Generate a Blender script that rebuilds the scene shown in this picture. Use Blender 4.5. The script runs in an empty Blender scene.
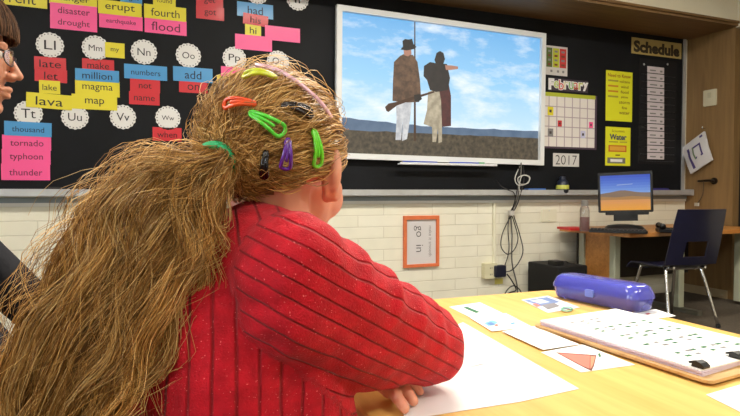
import bpy, math, random
import numpy as np
from mathutils import Vector, Matrix, noise
random.seed(7); rng = np.random.default_rng(7)
C = bpy.context.scene.collection
PI = math.pi

# ------------------------------------------------------------------ camera and the planes of the room
F = 560.0; TH = math.radians(21.66); PITCH = math.atan(16/560.0); H = 0.97; D = 3.95
TABLE = 0.72; SIDE = 4.88
fw = Vector((math.sin(TH)*math.cos(PITCH), math.cos(TH)*math.cos(PITCH), -math.sin(PITCH)))
rt = Vector((math.cos(TH), -math.sin(TH), 0))
up = rt.cross(fw)
CAM = Vector((0, 0, H))
def ray(px, py): return rt*((px-370)/F) + up*(-(py-208)/F) + fw
def at(px, py, z): return CAM + ray(px, py)*z                       # a point at a depth from the camera
def W(px, py, off=0.0):                                             # on the back wall, off in front of it
    r = ray(px, py); return CAM + r*((D-off)/r.y)
def T(px, py, dz=0.0):                                              # on the table top
    r = ray(px, py); return CAM + r*((TABLE+dz-H)/r.z)
def S(px, py, off=0.0):                                             # on the right hand panel
    r = ray(px, py); return CAM + r*((SIDE-off)/r.x)

# ------------------------------------------------------------------ materials
def lin(c):
    return tuple(((v/255)/12.92 if v/255 <= 0.04045 else ((v/255+0.055)/1.055)**2.4) for v in c) + (1.0,)
MATS = {}
def mat(name, col, rough=0.6, metal=0.0, var=0.0, vscale=20, bump=0.0, bscale=200, coat=0.0, trans=0.0, emit=0.0, sss=0.0, sheen=0.0, spec=0.5, alpha=1.0):
    if name in MATS: return MATS[name]
    m = bpy.data.materials.new(name); m.use_nodes = True
    nt = m.node_tree; b = nt.nodes['Principled BSDF']
    b.inputs['Base Color'].default_value = lin(col)
    b.inputs['Roughness'].default_value = rough; b.inputs['Metallic'].default_value = metal
    b.inputs['Coat Weight'].default_value = coat; b.inputs['Transmission Weight'].default_value = trans
    b.inputs['Specular IOR Level'].default_value = spec; b.inputs['Alpha'].default_value = alpha
    b.inputs['Coat Roughness'].default_value = 0.12
    if sss:
        b.inputs['Subsurface Weight'].default_value = sss
        b.inputs['Subsurface Radius'].default_value = (0.012, 0.005, 0.003); b.inputs['Subsurface Scale'].default_value = 1.0
    if sheen: b.inputs['Sheen Weight'].default_value = sheen
    if emit:
        b.inputs['Emission Color'].default_value = lin(col); b.inputs['Emission Strength'].default_value = emit
    tc = nt.nodes.new('ShaderNodeTexCoord')
    if var:
        n = nt.nodes.new('ShaderNodeTexNoise'); n.inputs['Scale'].default_value = vscale; n.inputs['Detail'].default_value = 4
        nt.links.new(tc.outputs['Object'], n.inputs['Vector'])
        mr = nt.nodes.new('ShaderNodeMapRange'); mr.inputs[1].default_value = 0.3; mr.inputs[2].default_value = 0.7
        mr.inputs[3].default_value = 1-var; mr.inputs[4].default_value = 1+var
        nt.links.new(n.outputs['Fac'], mr.inputs[0])
        mx = nt.nodes.new('ShaderNodeVectorMath'); mx.operation = 'SCALE'; mx.inputs[0].default_value = lin(col)[:3]
        nt.links.new(mr.outputs[0], mx.inputs['Scale']); nt.links.new(mx.outputs[0], b.inputs['Base Color'])
    if bump:
        n = nt.nodes.new('ShaderNodeTexNoise'); n.inputs['Scale'].default_value = bscale; n.inputs['Detail'].default_value = 3
        nt.links.new(tc.outputs['Object'], n.inputs['Vector'])
        bp = nt.nodes.new('ShaderNodeBump'); bp.inputs['Strength'].default_value = bump; bp.inputs['Distance'].default_value = 0.004
        nt.links.new(n.outputs['Fac'], bp.inputs['Height']); nt.links.new(bp.outputs[0], b.inputs['Normal'])
    MATS[name] = m; return m

def wood(name, c1, c2, axis='X', scale=6.0, rough=0.45, coat=0.0):
    if name in MATS: return MATS[name]
    m = bpy.data.materials.new(name); m.use_nodes = True; nt = m.node_tree; b = nt.nodes['Principled BSDF']
    g = nt.nodes.new('ShaderNodeNewGeometry'); mp = nt.nodes.new('ShaderNodeMapping')
    s = {'X': (0.12, 1.6, 1.6), 'Y': (1.6, 0.12, 1.6), 'Z': (1.6, 1.6, 0.12)}[axis]
    mp.inputs['Scale'].default_value = [v*scale for v in s]
    nt.links.new(g.outputs['Position'], mp.inputs['Vector'])
    n = nt.nodes.new('ShaderNodeTexNoise'); n.inputs['Scale'].default_value = 4; n.inputs['Detail'].default_value = 6; n.inputs['Distortion'].default_value = 1.2
    nt.links.new(mp.outputs[0], n.inputs['Vector'])
    r = nt.nodes.new('ShaderNodeValToRGB'); r.color_ramp.elements[0].position = 0.3; r.color_ramp.elements[1].position = 0.7
    r.color_ramp.elements[0].color = lin(c1); r.color_ramp.elements[1].color = lin(c2)
    nt.links.new(n.outputs['Fac'], r.inputs[0]); nt.links.new(r.outputs[0], b.inputs['Base Color'])
    b.inputs['Roughness'].default_value = rough; b.inputs['Coat Weight'].default_value = coat
    MATS[name] = m; return m

def brick_mat():
    m = bpy.data.materials.new('painted_brick'); m.use_nodes = True; nt = m.node_tree; b = nt.nodes['Principled BSDF']
    g = nt.nodes.new('ShaderNodeNewGeometry'); sp = nt.nodes.new('ShaderNodeSeparateXYZ'); cb = nt.nodes.new('ShaderNodeCombineXYZ')
    nt.links.new(g.outputs['Position'], sp.inputs[0]); nt.links.new(sp.outputs['X'], cb.inputs['X']); nt.links.new(sp.outputs['Z'], cb.inputs['Y'])
    br = nt.nodes.new('ShaderNodeTexBrick'); br.inputs['Scale'].default_value = 1.0
    br.inputs['Brick Width'].default_value = 0.42; br.inputs['Row Height'].default_value = 0.088; br.inputs['Mortar Size'].default_value = 0.004
    br.inputs['Mortar Smooth'].default_value = 0.6; br.inputs['Bias'].default_value = 0.0
    br.inputs['Color1'].default_value = lin((236, 232, 216)); br.inputs['Color2'].default_value = lin((232, 228, 210)); br.inputs['Mortar'].default_value = lin((214, 208, 190))
    nt.links.new(cb.outputs[0], br.inputs['Vector'])
    n = nt.nodes.new('ShaderNodeTexNoise'); n.inputs['Scale'].default_value = 7; n.inputs['Detail'].default_value = 5
    nt.links.new(g.outputs['Position'], n.inputs['Vector'])
    mr = nt.nodes.new('ShaderNodeMapRange'); mr.inputs[3].default_value = 0.9; mr.inputs[4].default_value = 1.06
    nt.links.new(n.outputs['Fac'], mr.inputs[0])
    mx = nt.nodes.new('ShaderNodeVectorMath'); mx.operation = 'SCALE'
    nt.links.new(br.outputs['Color'], mx.inputs[0]); nt.links.new(mr.outputs[0], mx.inputs['Scale']); nt.links.new(mx.outputs[0], b.inputs['Base Color'])
    bp = nt.nodes.new('ShaderNodeBump'); bp.invert = True; bp.inputs['Strength'].default_value = 0.45; bp.inputs['Distance'].default_value = 0.005
    nt.links.new(br.outputs['Fac'], bp.inputs['Height']); nt.links.new(bp.outputs[0], b.inputs['Normal'])
    b.inputs['Roughness'].default_value = 0.5
    return m

def emis(name, col, s=1.0):
    if name in MATS: return MATS[name]
    m = bpy.data.materials.new(name); m.use_nodes = True; nt = m.node_tree; b = nt.nodes['Principled BSDF']
    b.inputs['Base Color'].default_value = (0.01, 0.01, 0.01, 1); b.inputs['Roughness'].default_value = 0.4
    b.inputs['Emission Color'].default_value = lin(col); b.inputs['Emission Strength'].default_value = s
    MATS[name] = m; return m

# ------------------------------------------------------------------ mesh building
def link(name, me, parent=None):
    o = bpy.data.objects.new(name, me); C.objects.link(o)
    if parent: o.parent = parent
    return o
class MB:
    def __init__(self): self.v = []; self.f = []; self.mi = []; self.mats = []
    def m(self, mt):
        if mt not in self.mats: self.mats.append(mt)
        return self.mats.index(mt)
    def add(self, vs, fs, mt):
        b = len(self.v); i = self.m(mt); self.v += [Vector(v) for v in vs]
        for f in fs: self.f.append(tuple(b+k for k in f)); self.mi.append(i)
    def box(self, lo, hi, mt, M=None):
        x0, y0, z0 = lo; x1, y1, z1 = hi
        vs = [Vector(p) for p in ((x0,y0,z0),(x1,y0,z0),(x1,y1,z0),(x0,y1,z0),(x0,y0,z1),(x1,y0,z1),(x1,y1,z1),(x0,y1,z1))]
        if M: vs = [M @ v for v in vs]
        self.add(vs, [(0,3,2,1),(4,5,6,7),(0,1,5,4),(1,2,6,5),(2,3,7,6),(3,0,4,7)], mt)
    def rbox(self, lo, hi, r, mt, M=None, axis=2, seg=4, edge=0.0):          # box with rounded vertical edges, softened rim
        a, b_ = [i for i in range(3) if i != axis]
        pts = []
        for (cx, cy, a0) in ((hi[a]-r, hi[b_]-r, 0), (lo[a]+r, hi[b_]-r, 90), (lo[a]+r, lo[b_]+r, 180), (hi[a]-r, lo[b_]+r, 270)):
            for k in range(seg+1):
                t = math.radians(a0+90*k/seg); pts.append((cx+r*math.cos(t), cy+r*math.sin(t)))
        cxm, cym = (lo[a]+hi[a])/2, (lo[b_]+hi[b_])/2
        lev = [(lo[axis], edge), (lo[axis]+edge, 0), (hi[axis]-edge, 0), (hi[axis], edge)] if edge else [(lo[axis], 0), (hi[axis], 0)]
        vs = []; n = len(pts)
        wx, wy = (hi[a]-lo[a])/2, (hi[b_]-lo[b_])/2
        for z, e in lev:
            for (x, y) in pts:
                p = [0, 0, 0]; p[a] = cxm+(x-cxm)*(1-e/wx); p[b_] = cym+(y-cym)*(1-e/wy); p[axis] = z; vs.append(Vector(p))
        if M: vs = [M @ v for v in vs]
        fs = [tuple(range(n-1, -1, -1)), tuple((len(lev)-1)*n+k for k in range(n))]
        for l in range(len(lev)-1):
            for k in range(n): fs.append((l*n+k, l*n+(k+1) % n, (l+1)*n+(k+1) % n, (l+1)*n+k))
        if axis == 1: fs = [tuple(reversed(f)) for f in fs]
        self.add(vs, fs, mt)
    def prism(self, pts, n, t, mt):                                          # polygon extruded by t along n
        n = Vector(n).normalized()*t; k = len(pts); vs = [Vector(p) for p in pts]+[Vector(p)+n for p in pts]
        nn = Vector((0,0,0))
        for i in range(k): nn += vs[i].cross(vs[(i+1) % k])
        idx = list(range(k))
        fs = [tuple(reversed(idx)), tuple(i+k for i in idx)]+[(i, (i+1) % k, (i+1) % k+k, i+k) for i in idx]
        if nn.dot(n) < 0: fs = [tuple(reversed(f)) for f in fs]
        self.add(vs, fs, mt)
    def tube(self, pts, r, mt, n=8, sub=4, closed=False):
        P = smooth(pts, sub, closed) if sub > 1 else [Vector(p) for p in pts]
        rr = r if callable(r) else (lambda t: r)
        vs = []; L = len(P); u = None
        for i in range(L):
            a = P[(i-1) % L] if (closed or i > 0) else P[i]; b = P[(i+1) % L] if (closed or i < L-1) else P[i]
            d = (b-a).normalized()
            if u is None: u = d.orthogonal().normalized()
            u = (u-d*u.dot(d)).normalized(); w = d.cross(u)
            q = rr(i/(L-1))
            for k in range(n):
                t = 2*PI*k/n; vs.append(P[i]+(u*math.cos(t)+w*math.sin(t))*q)
        fs = []
        for i in range(L if closed else L-1):
            j = (i+1) % L
            for k in range(n): fs.append((i*n+k, i*n+(k+1) % n, j*n+(k+1) % n, j*n+k))
        if not closed: fs += [tuple(range(n-1, -1, -1)), tuple((L-1)*n+k for k in range(n))]
        self.add(vs, fs, mt)
    def lathe(self, prof, c, mt, n=20, M=None):
        vs = []; L = len(prof)
        for (r, z) in prof:
            for k in range(n):
                t = 2*PI*k/n; vs.append(Vector((r*math.cos(t), r*math.sin(t), z)))
        if M: vs = [M @ v for v in vs]
        vs = [v+Vector(c) for v in vs]
        fs = [tuple(range(n-1, -1, -1)), tuple((L-1)*n+k for k in range(n))]
        for i in range(L-1):
            for k in range(n): fs.append((i*n+k, i*n+(k+1) % n, (i+1)*n+(k+1) % n, (i+1)*n+k))
        self.add(vs, fs, mt)
    def ell(self, c, rad, mt, M=None, nu=20, nv=12):
        vs = [Vector((0,0,-1))]; 
        for j in range(1, nv):
            p = -PI/2+PI*j/nv
            for k in range(nu): vs.append(Vector((math.cos(p)*math.cos(2*PI*k/nu), math.cos(p)*math.sin(2*PI*k/nu), math.sin(p))))
        vs.append(Vector((0,0,1)))
        vs = [Vector((v.x*rad[0], v.y*rad[1], v.z*rad[2])) for v in vs]
        if M: vs = [M @ v for v in vs]
        vs = [v+Vector(c) for v in vs]; fs = []
        for k in range(nu): fs.append((0, 1+(k+1) % nu, 1+k))
        for j in range(nv-2):
            for k in range(nu): fs.append((1+j*nu+k, 1+j*nu+(k+1) % nu, 1+(j+1)*nu+(k+1) % nu, 1+(j+1)*nu+k))
        e = len(vs)-1
        for k in range(nu): fs.append((e, 1+(nv-2)*nu+k, 1+(nv-2)*nu+(k+1) % nu))
        self.add(vs, fs, mt)
    def shell(self, fn, nu, nv, t, mt, skip=None):                           # curved sheet with thickness
        P = [[Vector(fn(i/nu, j/nv)) for i in range(nu+1)] for j in range(nv+1)]
        N = [[None]*(nu+1) for _ in range(nv+1)]
        for j in range(nv+1):
            for i in range(nu+1):
                a = P[j][min(i+1, nu)]-P[j][max(i-1, 0)]; b = P[min(j+1, nv)][i]-P[max(j-1, 0)][i]
                N[j][i] = a.cross(b).normalized()
        vs = [P[j][i]+N[j][i]*t/2 for j in range(nv+1) for i in range(nu+1)]+[P[j][i]-N[j][i]*t/2 for j in range(nv+1) for i in range(nu+1)]
        o = (nu+1)*(nv+1); fs = []; cells = {(i, j) for j in range(nv) for i in range(nu) if not (skip and skip(i, j))}
        g = lambda i, j: j*(nu+1)+i
        for (i, j) in cells:
            q = (g(i,j), g(i+1,j), g(i+1,j+1), g(i,j+1)); fs.append(q); fs.append(tuple(o+k for k in reversed(q)))
            for (di, dj, a, b) in ((0,-1,q[0],q[1]), (1,0,q[1],q[2]), (0,1,q[2],q[3]), (-1,0,q[3],q[0])):
                if (i+di, j+dj) not in cells: fs.append((b, a, o+a, o+b))
        self.add(vs, fs, mt)
    def build(self, name, parent=None, origin=None, smooth_=False):
        me = bpy.data.meshes.new(name); o = Vector(origin) if origin is not None else Vector((0,0,0))
        me.from_pydata([tuple(v-o) for v in self.v], [], self.f)
        for mt in self.mats: me.materials.append(mt)
        me.polygons.foreach_set('material_index', self.mi)
        if smooth_ is True: me.polygons.foreach_set('use_smooth', [True]*len(me.polygons))
        me.update()
        if smooth_ == 'auto': me.polygons.foreach_set('use_smooth', [True]*len(me.polygons)); me.set_sharp_from_angle(angle=math.radians(40))
        ob = link(name, me, parent); ob.location = o if origin is not None else (0,0,0)
        if parent and origin is None: ob.matrix_parent_inverse = Matrix.Translation(parent.location).inverted() if parent.rotation_euler.z == 0 else Matrix.Identity(4)
        if parent and origin is not None: ob.location = o-parent.location
        return ob
def smooth(pts, sub, closed=False):
    P = [Vector(p) for p in pts]; n = len(P); out = []
    rng_ = range(n if closed else n-1)
    for i in rng_:
        p0 = P[(i-1) % n] if (closed or i > 0) else P[i]; p1 = P[i]; p2 = P[(i+1) % n]
        p3 = P[(i+2) % n] if (closed or i+2 < n) else p2
        for k in range(sub):
            t = k/sub
            out.append(0.5*((2*p1)+(p2-p0)*t+(2*p0-5*p1+4*p2-p3)*t*t+(3*p1-p0-3*p2+p3)*t**3))
    if not closed: out.append(P[-1])
    return out
def tag(o, label, cat, group=None, kind=None):
    o['label'] = label; o['category'] = cat
    if group: o['group'] = group
    if kind: o['kind'] = kind
    return o
def thing(name, label, cat, loc=(0,0,0), group=None):
    o = link(name, None); o.location = loc; return tag(o, label, cat, group)
def struct(o): o['kind'] = 'structure'; return o
def center(vs):
    c = Vector((0,0,0))
    for v in vs: c += v
    return c/len(vs)

_tm = {}
def text_mesh(body, bold=0.0):
    if (body, bold) in _tm: return _tm[(body, bold)]
    cu = bpy.data.curves.new('t', 'FONT'); cu.body = body; cu.size = 1; cu.offset = bold; cu.resolution_u = 3
    o = bpy.data.objects.new('t', cu); C.objects.link(o); bpy.context.view_layer.update()
    me = bpy.data.meshes.new_from_object(o.evaluated_get(bpy.context.evaluated_depsgraph_get()))
    vs = [v.co.copy() for v in me.vertices]; fs = [tuple(p.vertices) for p in me.polygons]
    bpy.data.objects.remove(o); bpy.data.curves.remove(cu); bpy.data.meshes.remove(me)
    x0 = min(v.x for v in vs); x1 = max(v.x for v in vs); y0 = min(v.y for v in vs); y1 = max(v.y for v in vs)
    _tm[(body, bold)] = (vs, fs, x0, x1, y0, y1); return _tm[(body, bold)]
def add_text(mb, body, c, ex, ey, wmax, hmax, mt, bold=0.0, stretch=True):   # lettering centred on c, along ex, upright ey
    vs, fs, x0, x1, y0, y1 = text_mesh(body, bold); ex = Vector(ex).normalized(); ey = Vector(ey).normalized()
    s = min(wmax/(x1-x0), hmax/(y1-y0)); sx = min(wmax/(x1-x0), s*1.35) if stretch else s
    n = ex.cross(ey)
    mb.add([Vector(c)+ex*(v.x-(x0+x1)/2)*sx+ey*(v.y-(y0+y1)/2)*s+n*0.0006 for v in vs], fs, mt)

# ------------------------------------------------------------------ palette
chalk = mat('chalkboard_black', (17, 19, 24), 0.6, var=0.3, vscale=3, spec=0.2)
alu = mat('aluminium', (200, 203, 208), 0.35, 0.6, var=0.05)
steel_blue = mat('painted_steel_strip', (140, 152, 160), 0.45, 0.2)
cream = mat('cream_paint', (214, 206, 184), 0.7, var=0.04, vscale=2)
white_paint = mat('white_paint', (225, 224, 218), 0.7)
pink = mat('pink_card', (244, 84, 150), 0.45, coat=0.08); red = mat('red_card', (200, 28, 44), 0.45, coat=0.08)
yellow = mat('yellow_card', (222, 208, 40), 0.45, coat=0.08); blue = mat('blue_card', (66, 146, 204), 0.45, coat=0.08)
paper = mat('white_paper', (238, 238, 238), 0.7); disc = mat('letter_disc', (222, 220, 218), 0.5); grey_ink = mat('grey_ink', (130, 128, 130), 0.6)
ink = mat('black_ink', (28, 24, 30), 0.6); ink_red = mat('marker_on_red', (30, 4, 10), 0.6); ink_pink = mat('marker_on_pink', (84, 16, 46), 0.6)
ink_blue = mat('marker_on_blue', (14, 26, 50), 0.6)
lime = mat('lime_poster', (226, 226, 40), 0.5)
black_plastic = mat('black_plastic', (16, 17, 20), 0.4); black_soft = mat('black_matte', (12, 12, 14), 0.7)
chrome = mat('chrome_tube', (205, 205, 208), 0.2, 1.0)
orange_wood = wood('desk_wood', (176, 112, 52), (206, 144, 74), 'X', 5, 0.4)
panel_wood = wood('panel_wood', (122, 94, 58), (142, 112, 70), 'Z', 3, 0.5)
soffit_wood = wood('soffit_wood', (104, 76, 42), (126, 94, 54), 'X', 4, 0.5)
table_wood = wood('table_wood', (222, 172, 88), (240, 196, 112), 'Y', 5, 0.4, 0.15)

# ------------------------------------------------------------------ room shell
X0, Y0, CEIL = -3.0, -2.6, 2.95
def sbox(name, lo, hi, mt): b = MB(); b.box(lo, hi, mt); return struct(b.build(name))
carpet = mat('carpet', (84, 74, 62), 0.95, var=0.25, vscale=60, bump=0.6, bscale=400)
sbox('floor', (X0, Y0, -0.1), (SIDE+1.2, D+0.1, 0), carpet)
tile = mat('ceiling_tile', (228, 226, 220), 0.9, var=0.03, vscale=30)
sbox('ceiling', (X0, Y0, CEIL), (SIDE, D+0.1, CEIL+0.1), tile)
bm_ = brick_mat()
sbox('wall_back', (X0, D, 0), (SIDE+0.1, D+0.1, CEIL), bm_)
sbox('wall_front', (X0, Y0-0.1, 0), (SIDE, Y0, CEIL), cream)
# right side: wood panel, dark doorway, painted wall
b = MB(); b.box((SIDE, 3.47, 0), (SIDE+0.08, D, 2.5), panel_wood); struct(b.build('wall_right'))
b = MB(); b.box((SIDE, Y0, 0), (SIDE+0.08, 2.50, CEIL), cream); b.box((SIDE, 2.50, 2.43), (SIDE+0.08, 3.47, CEIL), cream); b.box((SIDE, 3.47, 2.5), (SIDE+0.08, D, CEIL), cream); struct(b.build('wall_right'))
dark_room = mat('unlit_closet', (20, 19, 20), 0.9)
b = MB(); b.box((SIDE+0.08, 2.45, 0), (SIDE+1.2, 2.50, 2.5), dark_room); b.box((SIDE+0.08, 3.47, 0), (SIDE+1.2, 3.52, 2.5), dark_room)
b.box((SIDE+1.15, 2.5, 0), (SIDE+1.2, 3.47, 2.5), dark_room); b.box((SIDE+0.08, 2.5, 2.43), (SIDE+1.2, 3.47, 2.5), dark_room); struct(b.build('wall_closet'))
b = MB(); b.box((SIDE-0.015, 3.50, 0), (SIDE, D, 0.075), mat('pale_baseboard', (168, 150, 118), 0.5)); struct(b.build('baseboard_right'))
# left side with windows that let the daylight in
wz0, wz1 = 1.0, 2.4
wins = [(-1.9, -0.5), (0.2, 1.6)]
b = MB(); b.box((X0-0.1, Y0, 0), (X0, D, wz0), cream); b.box((X0-0.1, Y0, wz1), (X0, D, CEIL), cream)
ys = [Y0]+[v for w in wins for v in w]+[D]
for i in range(0, len(ys), 2): b.box((X0-0.1, ys[i], wz0), (X0, ys[i+1], wz1), cream)
struct(b.build('wall_left'))
glass = mat('window_glass', (240, 248, 250), 0.02, trans=1.0)
for k, (a, c) in enumerate(wins):
    b = MB()
    for (lo, hi) in (((a, wz0+.05), (a+0.05, wz1-.05)), ((c-0.05, wz0+.05), (c, wz1-.05)), ((a, wz0), (c, wz0+0.05)), ((a, wz1-0.05), (c, wz1)), (((a+c)/2-0.02, wz0+.05), ((a+c)/2+0.02, wz1-.05))):
        b.box((X0-0.08, lo[0], lo[1]), (X0-0.02, hi[0], hi[1]), white_paint)
    w = struct(b.build('window_%d' % (k+1)))
    g = MB(); g.box((X0-0.056, a+0.04, wz0+0.04), (X0-0.05, c-0.04, wz1-0.04), glass); g.build('pane', w)
# soffit over the board: wooden underside, two-step wooden fascia, cream bulkhead above
SOFF = 2.44; FR = 3.47
b = MB(); b.box((X0, FR, SOFF), (SIDE, D, SOFF+0.03), soffit_wood); struct(b.build('soffit'))
b = MB(); b.box((X0, FR-0.02, SOFF), (SIDE, FR, SOFF+0.022), soffit_wood); b.box((X0, FR-0.035, SOFF+0.022), (SIDE, FR, SOFF+0.042), soffit_wood); struct(b.build('trim_1'))
b = MB(); b.box((X0, FR-0.012, SOFF+0.042), (SIDE, FR, CEIL), cream); struct(b.build('bulkhead_wall'))
b = MB(); b.box((X0, D-0.018, 0.903), (SIDE, D, 0.936), steel_blue); b.box((X0, D-0.012, 0.88), (SIDE, D, 0.903), white_paint); struct(b.build('trim_2'))

# ceiling lamps
def area(name, loc, sx, sy, power, col, rot=(0,0,0)):
    l = bpy.data.lights.new(name, 'AREA'); l.shape = 'RECTANGLE'; l.size = sx; l.size_y = sy; l.energy = power; l.color = col
    o = bpy.data.objects.new(name, l); C.objects.link(o); o.location = loc; o.rotation_euler = rot; return o
lamp_white = mat('white_lamp_metal', (230, 230, 228), 0.4); diffuser = emis('lamp_diffuser', (255, 250, 240), 4.0)
LAMPS = [(-1.2, -1.0), (1.2, -1.0), (3.4, -1.0), (-1.2, 1.75), (1.3, 1.75), (3.4, 1.75)]
LPOW = {0: 20, 1: 30, 2: 30, 3: 30, 4: 75, 5: 30}
wheres = ['at the left rear of the ceiling', 'at the middle rear of the ceiling', 'at the right rear of the ceiling', 'over the left side near the chalkboard', 'over the middle near the chalkboard', 'over the right side near the computer desk']
for k, (lx, ly) in enumerate(LAMPS):
    t = thing('ceiling_light', 'long white fluorescent ceiling light '+wheres[k], 'ceiling light', (lx, ly, CEIL-0.08), 'fluorescent ceiling lights')
    b = MB()
    for lo, hi in (((-.64,-.19),(.64,-.16)), ((-.64,.16),(.64,.19)), ((-.64,-.16),(-.61,.16)), ((.61,-.16),(.64,.16))): b.box((lx+lo[0], ly+lo[1], CEIL-0.08), (lx+hi[0], ly+hi[1], CEIL), lamp_white)
    b.build('frame', t)
    b = MB(); b.box((lx-.61, ly-.16, CEIL-0.06), (lx+.61, ly+.16, CEIL-0.05), diffuser); b.build('diffuser', t)
    area('lamp_glow', (lx, ly, CEIL-0.085), 1.2, 0.3, LPOW[k], (1.0, 0.93, 0.80))
for k, (a, c) in enumerate(wins):
    area('daylight', (X0-0.15, (a+c)/2, (wz0+wz1)/2), 1.3, 1.3, 60, (0.82, 0.9, 1.0), (0, -PI/2, 0))

# ------------------------------------------------------------------ chalkboard and tray
bx1 = W(681, 100).x
b = MB(); b.box((X0+0.1, D-0.012, 0.985), (bx1, D, SOFF), chalk)
cb = tag(b.build('chalkboard'), 'long black chalkboard covering the upper back wall', 'chalkboard')
b = MB(); b.box((bx1, D-0.022, 0.985), (bx1+0.035, D, SOFF), alu); b.build('end_rail', cb)
b = MB(); b.box((X0+0.1, D-0.10, 0.944), (bx1+0.04, D, 0.95), alu); b.box((X0+0.1, D-0.105, 0.944), (bx1+0.04, D-0.098, 0.988), alu); b.box((X0+0.1, D-0.02, 0.95), (bx1+0.04, D-0.012, 0.985), alu)
tray = tag(b.build('chalk_tray'), 'long aluminium chalk tray running under the chalkboard', 'chalk tray')
b = MB(); b.rbox((bx1+0.04, D-0.108, 0.935), (bx1+0.06, D, 0.995), 0.008, alu, axis=0); b.build('end_cap', tray)
TRAYZ = 0.950

# ------------------------------------------------------------------ word cards and letter discs on the chalkboard
def card(x0, x1, yt, yb, mt, words, label, layer=0, tilt=0.0, inkm=None, name='word_card', cat='word card', group=None):
    off = 0.013+0.0022*layer
    a = W(x0, yt, off); c = W(x0, yb, off); r = W(x1, yt, off)
    w = r.x-a.x; h = a.z-c.z
    ct = Vector(((a.x+r.x)/2, D-off, (a.z+c.z)/2)); q = math.radians(tilt)
    ex = Vector((math.cos(q), 0, math.sin(q))); ez = Vector((-math.sin(q), 0, math.cos(q)))
    b = MB(); n = Vector((0, -1, 0))
    pts = [ct-ex*w/2-ez*h/2, ct+ex*w/2-ez*h/2, ct+ex*w/2+ez*h/2, ct-ex*w/2+ez*h/2]
    b.prism(pts, n, 0.0012, mt)
    o = tag(b.build(name, origin=ct), label, cat, group)
    if words:
        m2 = inkm or {red: ink_red, pink: ink_pink, blue: ink_blue}.get(mt, ink)
        t = MB()
        for k, wd in enumerate(words):
            y = h*(0.5-(k+0.5)/len(words))
            add_text(t, wd, ct+ez*(y-0.002)+n*0.0013, ex, ez, w*(0.68 if len(wd) > 3 else 0.42), h/len(words)*0.58, m2)
        t.build('lettering', o)
    return o
G = 'coloured word cards on the chalkboard'
cards = [
 (-26, 47, -13, 1.0, yellow, ['current'], 'yellow word card cut off at the top left corner of the photo', 0, -0.5),
 (49, 97, -10, 3, yellow, ['danger'], 'yellow word card above the pink disaster card', 0, 0),
 (50, 97, 2, 15, pink, ['disaster'], 'pink word card reading disaster', 1, 0),
 (50, 97, 14.5, 28, pink, ['drought'], 'pink word card reading drought at the bottom of its column', 0, 0),
 (120, 142, -10, 3, blue, ['eight'], 'blue word card at the top edge above the erupt card', 0, 0),
 (98, 141.5, -1, 13, yellow, ['erupt'], 'yellow word card reading erupt', 1, 0),
 (99, 142.5, 12.5, 27, pink, ['earthquake'], 'pink word card reading earthquake', 0, 0),
 (153, 175.5, -7, 5, yellow, ['found'], 'short yellow word card reading found', 0, 0),
 (144, 186, 3.5, 17.5, yellow, ['fourth'], 'yellow word card reading fourth above the pink flood card', 1, 0),
 (144.5, 186.5, 17, 32, pink, ['flood'], 'pink word card reading flood', 0, 0),
 (196, 223, -7, 5.5, red, ['get'], 'red word card reading get, upper of two at the top', 1, 0),
 (196, 224, 5, 18, red, ['got'], 'red word card reading got, lower of two at the top', 0, 0),
 (237, 273, 1, 15.5, blue, ['had'], 'blue word card under the half hidden circle near the top', 0, 0),
 (243, 268, 13, 24, red, ['his'], 'small red word card under the blue card near the top', 1, -3),
 (245, 261, 23.5, 35, yellow, ['hi'], 'tiny yellow word card between red and pink cards', 0, 0),
 (235, 272, 33.5, 48.5, pink, [], 'glossy pink word card just above the letter circle Pp', 1, 0),
 (265, 300, 25, 39.5, pink, [], 'glossy pink word card sticking out to the right', 2, 0),
 (34, 66, 56, 69, red, ['late'], 'red word card reading late', 1, 0),
 (34.5, 67, 68, 81, red, ['let'], 'red word card reading let', 0, -1),
 (39, 60, 80, 93, yellow, ['lake'], 'small yellow word card reading lake', 1, 0),
 (26, 72, 92.5, 107.5, yellow, ['lava'], 'yellow word card reading lava', 2, -2),
 (105, 124.5, 42, 57, yellow, ['my'], 'small yellow word card reading my beside the Mm circle', 2, 0),
 (82, 114, 58, 70, red, ['make'], 'red word card reading make', 0, 0),
 (75, 119, 68, 80, blue, ['million'], 'blue word card reading million', 1, 0),
 (75, 119.5, 79, 95, yellow, ['magma'], 'yellow word card reading magma', 0, 0),
 (71.5, 117, 93.5, 108.5, yellow, ['map'], 'yellow word card reading map', 1, 0),
 (124, 167, 63.5, 78, blue, ['numbers'], 'blue word card reading numbers', 1, 0),
 (130, 160, 78, 91.5, red, ['not'], 'red word card reading not', 0, 0),
 (129, 159.5, 91, 104, red, ['name'], 'red word card reading name', 1, 0),
 (173, 212.5, 66, 80.5, blue, ['add'], 'blue word card reading add', 1, 0),
 (179, 207.5, 80.5, 92, red, ['on'], 'red word card reading on', 0, 0),
 (221, 245, 66, 76, pink, [], 'small pink card under the Pp circle partly behind the hair', 1, 0),
 (217, 250, 75, 90, yellow, [], 'yellow card beside the hair under the Pp circle', 0, 0),
 (4, 51.5, 121, 135.5, blue, ['thousand'], 'blue word card reading thousand', 2, -1),
 (2, 51, 134.5, 149.5, pink, ['tornado'], 'pink word card reading tornado', 1, 0),
 (1.5, 50.5, 149, 164, pink, ['typhoon'], 'pink word card reading typhoon', 0, 0),
 (1, 50, 163.5, 180, pink, ['thunder'], 'pink word card reading thunder', 1, 0),
 (152.5, 181.5, 127, 140.5, red, ['when'], 'red word card reading when under the Ww circle', 0, 0),
]
for c in cards: card(*c[:6], c[6], c[7], c[8], group=G)
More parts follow.
